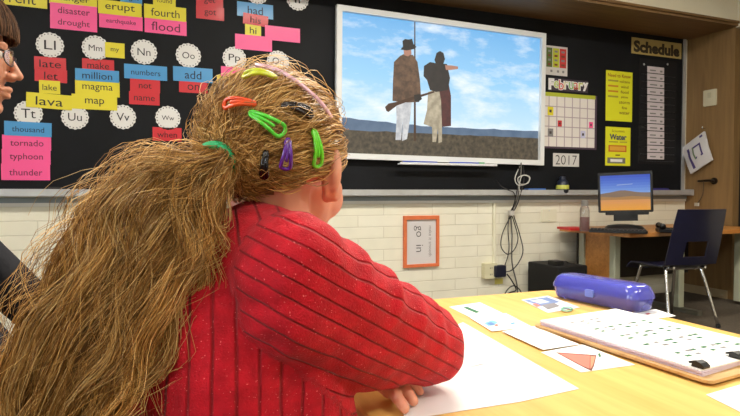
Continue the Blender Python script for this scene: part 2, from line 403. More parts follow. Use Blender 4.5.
def letter(px, py, r, txt, label):
    off = 0.013; c = W(px, py, off); zt = W(px, py-r, off).z; rad = zt-c.z
    b = MB(); pts = []; n = 64
    for k in range(n):
        t = 2*PI*k/n; q = rad*(1+0.035*math.cos(16*t)); pts.append(c+Vector((q*math.cos(t), 0, q*math.sin(t))))
    b.prism(pts, (0,-1,0), 0.0012, disc)
    o = tag(b.build('letter_circle', origin=c), label, 'letter circle', 'scalloped letter circles on the chalkboard')
    d = MB()
    for k in range(22):
        t = 2*PI*k/22; p = c+Vector((rad*.88*math.cos(t), -0.0016, rad*.88*math.sin(t)))
        d.prism([p+Vector((rad*.06*math.cos(a*PI/3), 0, rad*.06*math.sin(a*PI/3))) for a in range(6)], (0,-1,0), 0.0003, grey_ink)
    d.build('border_dots', o)
    if txt:
        t = MB(); add_text(t, txt, c+Vector((0,-0.0016,0)), (1,0,0), (0,0,1), rad*1.0, rad*0.74, ink, 0.0); t.build('lettering', o)
for a in [(50, 45, 12.4, 'Ll'), (95.5, 48, 12.3, 'Mm'), (144, 52, 12.2, 'Nn'), (188.5, 55.5, 12.0, 'Oo'), (234.5, 58.5, 11.6, 'Pp'), (278, 62, 11.2, 'Qq'),
          (28.5, 113.5, 12.6, 'Tt'), (75, 117, 12.3, 'Uu'), (123, 117, 12, 'Vv'), (168, 118, 11.8, 'Ww')]:
    letter(*a, 'white scalloped letter circle reading '+a[3])
letter(257, -7.5, 11.6, 'Hh', 'white scalloped circle half cut by the top edge above the blue card')
letter(297.5, -1, 11.4, 'Ii', 'white scalloped circle cut by the top edge left of the display board')

# ------------------------------------------------------------------ interactive display board
OFF = 0.075
q = [W(*p, OFF) for p in ((338, 4), (549, 34), (541.5, 165), (335, 158.5))]      # TL TR BR BL
ct = center(q); exb = ((q[1]-q[0])+(q[2]-q[3])).normalized(); ezb = Vector((0,-1,0)).cross(exb)*-1
if ezb.z < 0: ezb = -ezb
bw = ((q[1]-q[0]).length+(q[2]-q[3]).length)/2; bh = ((q[0]-q[3]).length+(q[1]-q[2]).length)/2
Mb = Matrix((( exb.x, 0, ezb.x, ct.x), (0, 1, 0, ct.y), (exb.z, 0, ezb.z, ct.z), (0,0,0,1)))
board_white = mat('display_frame_white', (226, 228, 230), 0.35)
sb = thing('display_board', 'big white framed display board showing two people under a blue sky', 'display board', (ct.x, D-0.02, ct.z))
b = MB(); fr = 0.042
for lo, hi in (((-bw/2, bh/2-fr), (bw/2, bh/2)), ((-bw/2, -bh/2), (bw/2, -bh/2+fr)), ((-bw/2, -bh/2+fr), (-bw/2+fr, bh/2-fr)), ((bw/2-fr, -bh/2+fr), (bw/2, bh/2-fr))):
    b.box((lo[0], 0.0, lo[1]), (hi[0], 0.04, hi[1]), board_white, M=Mb)
b.build('frame', sb)
b = MB(); b.box((-bw/2+0.02, 0.04, -bh/2+0.02), (bw/2-0.02, 0.058, bh/2-0.02), black_plastic, M=Mb); b.build('back_panel', sb)
# the picture on the screen: a landscape with two figures seen from behind
def sky_mat():
    m = bpy.data.materials.new('screen_sky'); m.use_nodes = True; nt = m.node_tree; bs = nt.nodes['Principled BSDF']
    bs.inputs['Base Color'].default_value = (0.02,0.02,0.02,1); bs.inputs['Roughness'].default_value = 0.5
    g = nt.nodes.new('ShaderNodeNewGeometry'); mp = nt.nodes.new('ShaderNodeMapping'); mp.inputs['Scale'].default_value = (1.0, 1.0, 2.6)
    nt.links.new(g.outputs['Position'], mp.inputs['Vector'])
    n = nt.nodes.new('ShaderNodeTexNoise'); n.inputs['Scale'].default_value = 2.3; n.inputs['Detail'].default_value = 7; n.inputs['Roughness'].default_value = 0.6
    nt.links.new(mp.outputs[0], n.inputs['Vector'])
    sp = nt.nodes.new('ShaderNodeSeparateXYZ'); nt.links.new(g.outputs['Position'], sp.inputs[0])
    mr = nt.nodes.new('ShaderNodeMapRange'); mr.inputs[1].default_value = 1.45; mr.inputs[2].default_value = 2.35
    nt.links.new(sp.outputs['Z'], mr.inputs[0])
    r = nt.nodes.new('ShaderNodeValToRGB'); r.color_ramp.elements[0].color = lin((196, 226, 246)); r.color_ramp.elements[1].color = lin((98, 168, 224))
    e = r.color_ramp.elements.new(0.45); e.color = lin((146, 202, 240))
    nt.links.new(mr.outputs[0], r.inputs[0])
    ad = nt.nodes.new('ShaderNodeMath'); ad.operation = 'MULTIPLY_ADD'; ad.inputs[1].default_value = -0.16; 
    nt.links.new(mr.outputs[0], ad.inputs[0]); nt.links.new(n.outputs['Fac'], ad.inputs[2])
    cr = nt.nodes.new('ShaderNodeValToRGB'); cr.color_ramp.elements[0].position = 0.38; cr.color_ramp.elements[1].position = 0.60
    cr.color_ramp.elements[0].color = (0,0,0,1); cr.color_ramp.elements[1].color = (0.85,0.85,0.85,1)
    nt.links.new(ad.outputs[0], cr.inputs[0])
    mx = nt.nodes.new('ShaderNodeMix'); mx.data_type = 'RGBA'; nt.links.new(cr.outputs[0], mx.inputs[0]); nt.links.new(r.outputs[0], mx.inputs[6]); mx.inputs[7].default_value = lin((238, 244, 248))
    nt.links.new(mx.outputs[2], bs.inputs['Emission Color']); bs.inputs['Emission Strength'].default_value = 1.0
    return m
def ground_mat(name, c1, c2, sc):
    m = bpy.data.materials.new(name); m.use_nodes = True; nt = m.node_tree; bs = nt.nodes['Principled BSDF']
    bs.inputs['Base Color'].default_value = (0.02,0.02,0.02,1)
    g = nt.nodes.new('ShaderNodeNewGeometry'); n = nt.nodes.new('ShaderNodeTexNoise'); n.inputs['Scale'].default_value = sc; n.inputs['Detail'].default_value = 6
    nt.links.new(g.outputs['Position'], n.inputs['Vector'])
    r = nt.nodes.new('ShaderNodeValToRGB'); r.color_ramp.elements[0].color = lin(c1); r.color_ramp.elements[1].color = lin(c2); r.color_ramp.elements[0].position = 0.35; r.color_ramp.elements[1].position = 0.68
    nt.links.new(n.outputs['Fac'], r.inputs[0]); nt.links.new(r.outputs[0], bs.inputs['Emission Color']); bs.inputs['Emission Strength'].default_value = 1.0
    return m
b = MB(); ip = 0.012
scr = [Mb @ Vector((x, 0.03, z)) for x, z in ((-bw/2+fr, -bh/2+fr), (bw/2-fr, -bh/2+fr), (bw/2-fr, bh/2-fr), (-bw/2+fr, bh/2-fr))]
b.add(scr, [(0,1,2,3)], sky_mat())
hill = ground_mat('screen_hills', (72, 96, 124), (96, 118, 142), 9); field = ground_mat('screen_field', (46, 40, 32), (92, 80, 62), 30)
yy = ct.y+0.03
def scr_pt(px, py, lay):
    return W(px, py, D-yy+0.0006*lay)
def scr_poly(pts, mt, lay=2):
    P = [scr_pt(x, y, lay) for x, y in pts]
    nn = Vector((0,0,0))
    for i in range(len(P)): nn += P[i].cross(P[(i+1) % len(P)])
    if nn.y > 0: P.reverse()
    b.add(P, [tuple(range(len(P)))], mt)
def clampx(px, s): return px
xl = scr[0].x; xr = scr[1].x
def row(z_pairs, mt, lay):                                                # band between two polylines, in board metres
    n = len(z_pairs); vs = [Vector((xl+(xr-xl)*u, yy-0.0006*lay, lo)) for u, lo, hi in z_pairs]+[Vector((xl+(xr-xl)*u, yy-0.0006*lay, hi)) for u, lo, hi in z_pairs]
    b.add(vs, [(i, i+1, n+i+1, n+i) for i in range(n-1)], mt)
def zb(u): return scr[0].z+(scr[1].z-scr[0].z)*u+0.002
gl = scr_pt(345, 130, 0).z; gr = scr_pt(532, 138, 0).z
hl = scr_pt(345, 117.5, 0).z; hm = scr_pt(400, 125, 0).z; hr = scr_pt(532, 131, 0).z
hz = [(k/24, gl+(gr-gl)*k/24-0.02, (hl+(hm-hl)*min(1, k/9) if k < 9 else hm+(hr-hm)*(k-9)/15)+0.012*noise.noise(Vector((k*0.7, 0, 3)))) for k in range(25)]
row(hz, hill, 1)
row([(k/24, zb(k/24), gl+(gr-gl)*k/24+0.008*noise.noise(Vector((k*0.9, 5, 0)))) for k in range(25)], field, 2)
coat = ground_mat('screen_coat', (70, 48, 34), (112, 82, 60), 25); dark_fig = ground_mat('screen_dark_clothes', (14, 12, 16), (34, 26, 28), 20)
trouser = ground_mat('screen_trousers', (176, 178, 182), (214, 214, 214), 25); skirt = ground_mat('screen_skirt', (150, 138, 116), (190, 178, 152), 22)
cloak = ground_mat('screen_cloak', (58, 20, 24), (88, 32, 36), 20); fskin = emis('screen_skin', (170, 120, 100), 1.0); rifle = emis('screen_rifle', (70, 44, 30), 1.0)
scr_poly([(414.3, 21), (415.3, 19), (416, 141), (413.7, 141)], rifle, 3)
scr_poly([(396, 100), (404, 102), (403, 120), (401, 140), (395.5, 140), (396.5, 120)], trouser, 3)
scr_poly([(403, 101), (412, 100), (410, 120), (407, 139), (402, 141), (403, 120)], trouser, 3)
scr_poly([(400, 56), (405, 53.5), (413, 55), (417.5, 62), (420, 80), (421, 97), (419, 102), (408, 102.5), (392.5, 101), (393, 80), (394, 62)], coat, 4)
scr_poly([(403.5, 48), (411, 48), (411.5, 54), (408, 56.5), (404, 55)], fskin, 4)
scr_poly([(400.5, 49.5), (403, 46.5), (402.5, 41), (405, 39), (409, 39.5), (412, 38.8), (413.5, 44), (416.5, 47), (414, 49), (407, 50.5)], dark_fig, 5)
scr_poly([(385, 107), (388.5, 103.5), (396, 102), (410, 97.5), (434, 91), (434.5, 92.5), (412, 100), (397, 105.5), (388.5, 112), (386.5, 111)], rifle, 6)
scr_poly([(414, 95), (420, 94), (422, 99), (418, 102), (414.5, 101)], dark_fig, 7)
scr_poly([(428, 92), (440, 88), (447, 92), (447, 110), (445.5, 124), (442, 126), (442, 142), (438.5, 143), (438, 128), (436, 142), (432.5, 142), (432, 127), (423.5, 124), (427, 110)], skirt, 3)
scr_poly([(438, 84), (448, 80), (451, 96), (451, 126), (442, 127), (441, 100)], cloak, 4)
scr_poly([(424, 66), (430, 62), (435, 63), (447, 64), (450, 78), (448, 90), (436, 92), (430, 90), (427, 80), (423.5, 76)], dark_fig, 5)
scr_poly([(434.5, 60), (436.5, 53), (440, 51), (443.5, 53), (445, 59), (443, 65), (437, 66)], dark_fig, 6)
scr_poly([(445, 65), (452, 65.5), (458, 66.5), (458, 69), (450, 70), (446, 70)], fskin, 6)
b.build('screen', sb)
# pen tray under the board with two pens on it
trz = W(445, 164.5, 0.12).z
bl = W(400, 164, 0.12); br_ = W(497, 164, 0.12)
tr = thing('pen_tray', 'narrow light grey pen tray under the display board', 'pen tray', ((bl.x+br_.x)/2, D-0.1, trz))
tlt = math.atan2(-0.012, 1.0)
b = MB(); b.rbox((bl.x, D-0.125, trz-0.006), (br_.x, D-0.075, trz+0.004), 0.004, board_white, axis=0); b.box((bl.x, D-0.125, trz+0.004), (br_.x, D-0.122, trz+0.012), board_white); b.build('shelf', tr)
pen_blue = mat('pen_blue', (40, 70, 180), 0.35); pen_green = mat('pen_green', (40, 150, 70), 0.35)
for (p0, p1, lab, grn) in ((404, 437, 'blue whiteboard pen lying left on the pen tray', False), (451, 484, 'blue whiteboard pen with green end, right on the pen tray', True)):
    a = W(p0, 162, 0.112); c = W(p1, 162, 0.112); z = trz+0.0135
    t = thing('marker_pen', lab, 'pen', ((a.x+c.x)/2, a.y, z), 'pens on the pen tray')
    b = MB(); e = c.x-(0.05 if grn else 0); b.tube([(a.x, a.y, z), (a.x+0.01, a.y, z), (e, a.y, z)], lambda u: 0.005 if u < .02 else 0.009, pen_blue, 10, 3); b.build('barrel', t, smooth_='auto')
    b = MB(); b.tube([(e, a.y, z), (c.x, a.y, z)] if grn else [(a.x-0.02, a.y, z), (a.x, a.y, z)], 0.0105 if grn else 0.006, pen_green if grn else black_plastic, 10, 1); b.build('cap', t, smooth_='auto')

# ------------------------------------------------------------------ posters on the right of the board
def poster(name, cat, label, x0, x1, yt, yb, mt, layer=0):
    off = 0.013+0.0022*layer; a = W(x0, yt, off); c = W(x0, yb, off); r = W(x1, yt, off)
    b = MB(); b.box((a.x, D-off-0.0015, c.z), (r.x, D-off, a.z), mt)
    o = tag(b.build(name, origin=((a.x+r.x)/2, D-off, (a.z+c.z)/2)), label, cat)
    return o, a.x, r.x, c.z, a.z, D-off-0.0016
def rect(mb, fx, x0, x1, z0, z1, y, u0, u1, v0, v1, mt, lay=1):
    mb.add([(x0+(x1-x0)*u0, y-0.0004*lay, z0+(z1-z0)*v0), (x0+(x1-x0)*u1, y-0.0004*lay, z0+(z1-z0)*v0), (x0+(x1-x0)*u1, y-0.0004*lay, z0+(z1-z0)*v1), (x0+(x1-x0)*u0, y-0.0004*lay, z0+(z1-z0)*v1)], [(0,1,2,3)], mt)
o, x0, x1, z0, z1, y = poster('behaviour_chart', 'chart', 'small chart with green, yellow and red columns beside the display board', 541, 567.5, 44.5, 74, mat('chart_paper', (206, 202, 200), 0.6))
b = MB()
for (u0, u1, m) in ((0.2, 0.42, mat('dark_green_print', (84, 104, 40), 0.6)), (0.44, 0.68, mat('olive_print', (186, 190, 40), 0.6)), (0.7, 0.95, mat('red_print', (196, 48, 44), 0.6))):
    rect(b, 0, x0, x1, z0, z1, y, u0, u1, 0.27, 0.93, m)
    for k in range(4): rect(b, 0, x0, x1, z0, z1, y, u0+0.06, u1-0.06, 0.33+k*0.15, 0.40+k*0.15, grey_ink if k % 2 else mat('brown_print', (120, 60, 40), 0.6), 2)
for u in (0.35, 0.6, 0.8): rect(b, 0, x0, x1, z0, z1, y, u, u+0.08, 0.1, 0.18, grey_ink)
b.build('printing', o)
o, x0, x1, z0, z1, y = poster('month_sign', 'sign', 'colourful cut-out sign reading February', 548.5, 588, 77.5, 90, mat('sign_dark', (58, 46, 60), 0.6))
b = MB(); cols = [(226, 220, 226), (180, 200, 80), (206, 60, 60), (226, 222, 190), (120, 180, 90), (210, 80, 60), (200, 206, 110), (226, 220, 226)]
for k, ch in enumerate('February'):
    u = (k+0.55)/8.1; xx = x0+(x1-x0)*u; zz = (z0+z1)/2
    add_text(b, ch, (xx, y-0.0004, zz), (1,0,0), (0,0,1), (x1-x0)*0.145, (z1-z0)*(0.92 if k in (0, 2) else 0.74), paper, 0.075)
    add_text(b, ch, (xx, y-0.0012, zz), (1,0,0), (0,0,1), (x1-x0)*0.115, (z1-z0)*(0.78 if k in (0, 2) else 0.6), mat('feb_%d' % k, cols[k], 0.6), 0.0)
b.build('lettering', o)
o, x0, x1, z0, z1, y = poster('calendar', 'calendar', 'white wall calendar grid with lime header and small stickers', 541, 597, 91.5, 148, mat('calendar_border', (74, 58, 76), 0.6))
b = MB(); calp = mat('calendar_paper', (226, 220, 216), 0.6)
rect(b, 0, x0, x1, z0, z1, y, 0.0, 0.96, 0.035, 0.93, calp); rect(b, 0, x0, x1, z0, z1, y, 0.0, 0.97, 0.93, 1.0, mat('lime_header', (176, 184, 50), 0.6))
gl_ = mat('calendar_line', (176, 160, 168), 0.6)
for k in range(1, 7): rect(b, 0, x0, x1, z0, z1, y, 0.96*k/7-0.008, 0.96*k/7+0.008, 0.035, 0.93, gl_, 2)
for k in range(1, 5): rect(b, 0, x0, x1, z0, z1, y, 0, 0.96, 0.035+0.895*k/5-0.008, 0.035+0.895*k/5+0.008, gl_, 2)
b.build('date_grid', o)
for (px, py, s, m) in ((550.5, 111, 3.6, yellow), (559.8, 123.5, 2.6, red), (591, 125, 2.6, pink), (550.5, 132.5, 3.4, grey_ink), (583, 134.5, 3.2, mat('pale_blue_print', (196, 196, 226), 0.6))):
    c = W(px, py, D-y+0.0012); r = s/118.0; b = MB()
    b.add([c+Vector((-r, 0, -r*1.2)), c+Vector((r, 0, -r*1.2)), c+Vector((r, 0, r*1.2)), c+Vector((-r, 0, r*1.2))], [(0,1,2,3)], m)
    b.add([c+Vector((-r*.4, -.0004, -r*.4)), c+Vector((r*.4, -.0004, -r*.4)), c+Vector((r*.4, -.0004, r*.4)), c+Vector((-r*.4, -.0004, r*.4))], [(0,1,2,3)], mat('sticker_dark', (70, 60, 60), 0.6))
    b.build('sticker', o)
o, x0, x1, z0, z1, y = poster('year_card', 'sign', 'white card reading 2017 under the calendar', 553, 579, 153, 166.3, mat('year_paper', (208, 206, 204), 0.6))
b = MB(); add_text(b, '2017', ((x0+x1)/2, y-0.0003, (z0+z1)/2), (1,0,0), (0,0,1), (x1-x0)*0.82, (z1-z0)*0.72, ink, -0.012)
b.build('lettering', o)
o, x0, x1, z0, z1, y = poster('poster', 'poster', 'upper lime yellow poster with brown lines of writing', 606, 632.5, 70, 120.5, lime)
b = MB(); brown = mat('brown_marker', (116, 84, 30), 0.6); orange_m = mat('orange_marker', (206, 140, 40), 0.6)
add_text(b, 'Need to Know', ((x0+x1)/2, y-0.0003, z1-(z1-z0)*0.09), (1,0,0), (0,0,1), (x1-x0)*0.86, (z1-z0)*0.07, mat('red_brown_marker', (150, 50, 24), 0.6), 0.01)
for k, wd in enumerate(('volcano', 'wind', 'flood', 'plates', 'storm', 'fire', 'water')):
    v = 0.80-k*0.105
    add_text(b, wd, (x0+(x1-x0)*0.70, y-0.0003, z0+(z1-z0)*v), (1,0,0), (0,0,1), (x1-x0)*0.40, (z1-z0)*0.055, brown, 0.01)
    if k < 4: rect(b, 0, x0, x1, z0, z1, y, 0.08, 0.46, v-0.015, v+0.02, orange_m if k in (1, 2) else mat('olive_marker', (170, 160, 60), 0.6))
b.build('lettering', o)
o, x0, x1, z0, z1, y = poster('poster', 'poster', 'lower lime yellow poster with Water heading and orange box', 605.5, 630.5, 126.5, 165.5, lime)
b = MB(); add_text(b, 'Scientists', ((x0+x1)/2, y-0.0003, z1-(z1-z0)*0.1), (1,0,0), (0,0,1), (x1-x0)*0.6, (z1-z0)*0.06, brown)
add_text(b, 'Water', ((x0+x1)/2, y-0.0003, z1-(z1-z0)*0.255), (1,0,0), (0,0,1), (x1-x0)*0.68, (z1-z0)*0.15, mat('navy_marker', (40, 50, 110), 0.6), 0.03)
rect(b, 0, x0, x1, z0, z1, y, 0.14, 0.5, 0.6, 0.63, mat('olive_marker', (170,160,60))); rect(b, 0, x0, x1, z0, z1, y, 0.56, 0.86, 0.6, 0.63, mat('olive_marker', (170,160,60)))
rect(b, 0, x0, x1, z0, z1, y, 0.12, 0.84, 0.36, 0.53, mat('orange_red_marker', (206, 110, 40), 0.6)); rect(b, 0, x0, x1, z0, z1, y, 0.17, 0.79, 0.39, 0.50, mat('amber_marker', (226, 170, 60), 0.6), 2)
rect(b, 0, x0, x1, z0, z1, y, 0.4, 0.58, 0.26, 0.29, brown)
rect(b, 0, x0, x1, z0, z1, y, 0.08, 0.8, 0.06, 0.21, mat('grey_marker', (120, 120, 110), 0.6)); rect(b, 0, x0, x1, z0, z1, y, 0.2, 0.68, 0.1, 0.17, paper, 2)
b.build('lettering', o)
o, x0, x1, z0, z1, y = poster('schedule_sign', 'sign', 'tan sign reading Schedule in brown letters', 631.5, 681.5, 37, 53.2, mat('tan_paper', (176, 154, 92), 0.6), 2)
b = MB(); add_text(b, 'Schedule', ((x0+x1)/2, y-0.0003, (z0+z1)/2-0.004), (1,0,0), (0,0,1), (x1-x0)*0.92, (z1-z0)*0.74, mat('dark_brown_print', (40, 28, 14), 0.6), 0.05)
b.build('lettering', o)
o, x0, x1, z0, z1, y = poster('pocket_chart', 'pocket chart', 'black fabric pocket chart holding white schedule strips', 639.5, 677, 58, 163.5, mat('black_fabric', (10, 10, 16), 0.8))
b = MB()
for px in (644, 667.5):
    c = W(px, 64.3, D-y+0.0); b.lathe([(0.011, 0), (0.011, 0.002), (0.006, 0.003)], c, alu, 12, Matrix.Rotation(PI/2, 3, 'X'))
b.build('grommet', o)
b = MB()
for k in range(13):
    a = W(641, 73.2+7.25*k, 0); b.box((x0+0.02, y-0.003, a.z-0.012), (x1-0.02, y, a.z-0.004), mat('pocket_plastic', (24, 24, 30), 0.3))
b.build('pockets', o)
nth = ['topmost', 'second', 'third', 'fourth', 'fifth', 'sixth', 'seventh', 'eighth', 'ninth', 'tenth', 'eleventh', 'twelfth', 'bottom']
strip_mat = mat('strip_paper', (212, 202, 208), 0.6)
for k in range(13):
    a = W(647.3, 66+7.22*k, D-y+0.003); c = W(664, 72.2+7.22*k, D-y+0.003); yb = a.y
    p = W(647.3, 72.4+7.22*k, D-y+0.003)
    b = MB(); b.box((a.x, yb-0.0012, p.z), (c.x, yb, a.z), strip_mat)
    o2 = tag(b.build('schedule_strip', origin=((a.x+c.x)/2, yb, (a.z+p.z)/2)), 'white schedule strip, %s in the black pocket chart' % nth[k], 'schedule strip', 'schedule strips in the pocket chart')
    b = MB(); rect(b, 0, a.x, c.x, p.z, a.z, yb-0.0013, 0.15, 0.5+0.04*(k % 3), 0.3, 0.5, grey_ink); rect(b, 0, a.x, c.x, p.z, a.z, yb-0.0013, 0.75, 0.9, 0.2, 0.5, ink if k == 8 else grey_ink); b.build('printing', o2)

# ------------------------------------------------------------------ lower brick wall: sign, conduit, outlet, cables
p0 = W(404, 216, 0.02); p1 = W(439, 268, 0.02); pz = W(404, 268, 0.02).z
t = thing('framed_sign', 'orange framed sign reading go in turned sideways on the brick wall', 'sign', ((p0.x+p1.x)/2, D, (p0.z+pz)/2))
orange_f = mat('orange_frame', (214, 112, 66), 0.55, var=0.08)
b = MB(); q = 0.030; fx0, fx1, fz0, fz1 = p0.x, p1.x, pz, p0.z
for lo, hi in (((fx0, fz0+q*.8), (fx0+q*.8, fz1-q)), ((fx1-q*.8, fz0+q*.8), (fx1, fz1-q)), ((fx0, fz1-q), (fx1, fz1)), ((fx0, fz0), (fx1, fz0+q*.8))): b.box((lo[0], D-0.025, lo[1]), (hi[0], D, hi[1]), orange_f)
b.build('frame', t)
b = MB(); b.box((fx0+0.01, D-0.010, fz0+0.01), (fx1-0.01, D-0.004, fz1-0.01), mat('sign_paper', (210, 206, 208), 0.5)); b.build('backing', t)
b = MB(); add_text(b, 'go  in', ((fx0*0.58+fx1*0.42), D-0.0104, (fz0*0.45+fz1*0.55)), (0,0,-1), (1,0,0), (fz1-fz0)*0.62, (fx1-fx0)*0.26, mat('sign_ink', (50, 48, 54), 0.6), -0.01, False)
add_text(b, 'make it smooth', ((fx0*0.24+fx1*0.76), D-0.0104, (fz0+fz1)/2), (0,0,-1), (1,0,0), (fz1-fz0)*0.6, (fx1-fx0)*0.10, grey_ink)
b.build('lettering', t)
wc = mat('wall_paint_conduit', (226, 222, 200), 0.5)
a = W(493.5, 203, 0); c = W(493.5, 264, 0)
b = MB(); b.rbox((a.x-0.013, D-0.025, c.z), (a.x+0.013, D-0.0005, 0.88), 0.008, wc, axis=2); tag(b.build('conduit'), 'cream painted conduit running down from the chalk tray', 'conduit')
a = W(483.5, 263.5, 0.03); c = W(496, 278, 0.03)
t = thing('outlet_box', 'cream wall outlet box under the conduit', 'outlet', ((a.x+c.x)/2, D, (a.z+c.z)/2))
b = MB(); b.rbox((a.x, D-0.05, c.z), (c.x, D-0.0005, a.z), 0.006, mat('outlet_cream', (214, 208, 176), 0.5), axis=1); b.build('box', t)
b = MB()
for dz in (0.025, -0.028):
    for dx in (-0.008, 0.008): b.box(((a.x+c.x)/2+dx-0.002, D-0.0508, (a.z+c.z)/2+dz-0.007), ((a.x+c.x)/2+dx+0.002, D-0.05, (a.z+c.z)/2+dz+0.007), ink)
b.build('socket_slots', t)
a = W(496, 266, 0.08); c = W(507, 277, 0.08)
b = MB(); b.rbox((a.x, D-0.075, c.z), (c.x, D-0.015, a.z), 0.012, mat('navy_plastic', (26, 28, 48), 0.4), axis=1, edge=0.006); tag(b.build('power_adapter'), 'dark power adapter plugged in beside the outlet box', 'power adapter')
a = W(496, 279, 0.02); c = W(504, 284, 0.02)
b = MB(); b.box((a.x, D-0.004, c.z), (c.x, D, a.z), mat('yellow_tag', (216, 206, 110), 0.6)); tag(b.build('yellow_tag'), 'small yellow tag on the wall under the power adapter', 'tag')
a = W(541, 209.5, 0); c = W(556, 221.5, 0)
b = MB(); b.rbox((a.x, D-0.008, c.z), (c.x, D, a.z), 0.006, wc, axis=1); o = tag(b.build('cover_plate'), 'cream blank cover plate on the brick wall near the desk', 'cover plate')
for k in (0.1, 0.9):
    b = MB(); b.lathe([(0.005, 0), (0.004, 0.002)], ((a.x+c.x)/2, D-0.008, c.z+(a.z-c.z)*k), alu, 8, Matrix.Rotation(PI/2, 3, 'X')); b.build('screw', o)
cable_dark = mat('cable_black', (34, 32, 34), 0.5); cable_white = mat('cable_white', (206, 204, 198), 0.5); cable_grey = mat('cable_grey', (98, 96, 92), 0.5)
def cable(pts, r, mt, label):
    P = [W(x, y, o) for x, y, o in pts]; b = MB(); b.tube(P, r, mt, 6, 5); tag(b.build('cable', smooth_=True), label, 'cable', 'cables hanging below the display board')
cable([(521, 160, .05), (521, 172, .12), (519, 190, .125), (516, 203, .10), (511, 212, .04), (512, 235, .035), (512, 262, .035), (517, 285, .035), (518, 304.5, .05)], 0.006, cable_grey, 'grey cable hanging straight down the middle of the cable bunch')
cable([(523, 163, .05), (524, 178, .125), (521, 192, .13), (517, 205, .10), (512, 214, .05), (503, 232, .04), (501, 246, .04), (507, 254, .04), (514, 250, .04), (518, 238, .045), (514, 222, .05), (512, 216, .055)], 0.0045, cable_dark, 'black cable making a wide loop left of the bunch')
cable([(519, 165, .05), (518, 185, .13), (515, 200, .11), (513, 212, .06), (519, 232, .05), (523, 250, .05), (519, 262, .05), (512, 270, .05), (505, 272, .06)], 0.0045, cable_dark, 'black cable curving right then back to the power adapter')
cable([(507, 274, .06), (512, 281, .06), (516, 290, .06), (509, 293, .07), (506, 298, .07), (507, 305.5, .08)], 0.0055, cable_dark, 'black cable dropping from the power adapter behind the table')
cable([(503, 305.5, .05), (504, 296, .05), (509, 288, .05), (515, 286, .05), (521, 292, .05), (523, 305, .06)], 0.005, cable_dark, 'black cable arching just above the table edge')
cable([(520, 166, .04), (515, 178, .13), (518, 185, .14), (526, 184, .14), (530, 178, .14), (525, 175, .14), (518, 178, .145), (520, 184, .15), (528, 183, .15), (529, 177, .15), (522, 176, .15), (519, 187, .14), (520, 196, .12), (512, 212, .05)], 0.004, cable_white, 'white cable coiled in a small bundle above the tray')
cable([(496, 180, .04), (501, 186, .11), (508, 190, .13), (514, 193, .12), (515, 204, .09), (510, 213, .045), (508, 228, .03), (509, 250, .03), (505, 265, .05)], 0.004, cable_dark, 'thin black cable crossing the tray from the left')
b = MB(); p = W(511, 213, 0.055); b.rbox((p.x-0.022, p.y-0.02, p.z-0.02), (p.x+0.022, p.y+0.02, p.z+0.02), 0.008, mat('clamp_white', (190, 186, 180), 0.5), axis=2); tag(b.build('cable_clamp'), 'white clamp holding the cables against the wall', 'clamp')

# ------------------------------------------------------------------ things on the chalk tray
def lathe_thing(name, label, cat, px, off, z, parts, group=None):
    p = W(px, 190, off); t = thing(name, label, cat, (p.x, p.y, z), group)
    for (pn, prof, m) in parts:
        b = MB(); b.lathe(prof, (p.x, p.y, z), m, 20); b.build(pn, t, smooth_='auto')
    return t
lathe_thing('round_tub', 'small dark tub with a yellow band on the chalk tray', 'tub', 562.5, 0.06, TRAYZ, [
  ('tub', [(0.040, 0), (0.052, 0.02), (0.053, 0.045), (0.050, 0.05)], mat('tub_dark', (26, 30, 40), 0.35)),
  ('band', [(0.0535, 0.045), (0.0545, 0.05), (0.0545, 0.075), (0.052, 0.08)], mat('tub_yellow', (196, 200, 90), 0.4)),
  ('lid', [(0.050, 0.08), (0.045, 0.11), (0.028, 0.125), (0.026, 0.15), (0.015, 0.155)], mat('tub_lid', (30, 38, 60), 0.35))])
a = W(526, 190, 0.06); c = W(544, 190, 0.06)
t = thing('board_eraser', 'blue and white board eraser on the chalk tray', 'eraser', ((a.x+c.x)/2, a.y, TRAYZ))
b = MB(); b.box((a.x, a.y-0.025, TRAYZ), (c.x, a.y+0.025, TRAYZ+0.028), mat('eraser_felt', (190, 196, 206), 0.9)); b.build('felt', t)
b = MB(); b.rbox((a.x, a.y-0.027, TRAYZ+0.028), (c.x, a.y+0.027, TRAYZ+0.05), 0.006, mat('eraser_blue', (60, 110, 190), 0.4)); b.build('grip', t)
a = W(648, 190, 0.06); c = W(668, 190, 0.06)
t = thing('pencil_pouch', 'purple blue pouch lying on the tray behind the monitor', 'pouch', ((a.x+c.x)/2, a.y, TRAYZ))
b = MB(); b.rbox((a.x, a.y-0.03, TRAYZ), (c.x, a.y+0.03, TRAYZ+0.055), 0.02, mat('pouch_purple', (48, 40, 120), 0.6), edge=0.012); b.build('pouch', t, smooth_='auto')
b = MB(); b.tube([(a.x+0.015, a.y, TRAYZ+0.056), (c.x-0.015, a.y, TRAYZ+0.056)], 0.003, black_plastic, 6, 1); b.build('zipper', t)
a = W(57, 190, 0.06)
b = MB(); b.tube([(a.x-0.045, a.y-0.02, TRAYZ+0.044), (a.x+0.03, a.y-0.035, TRAYZ+0.042)], 0.0065, black_plastic, 8, 1); tag(b.build('chalk_holder'), 'short black chalk holder resting on the tray at far left', 'chalk holder')

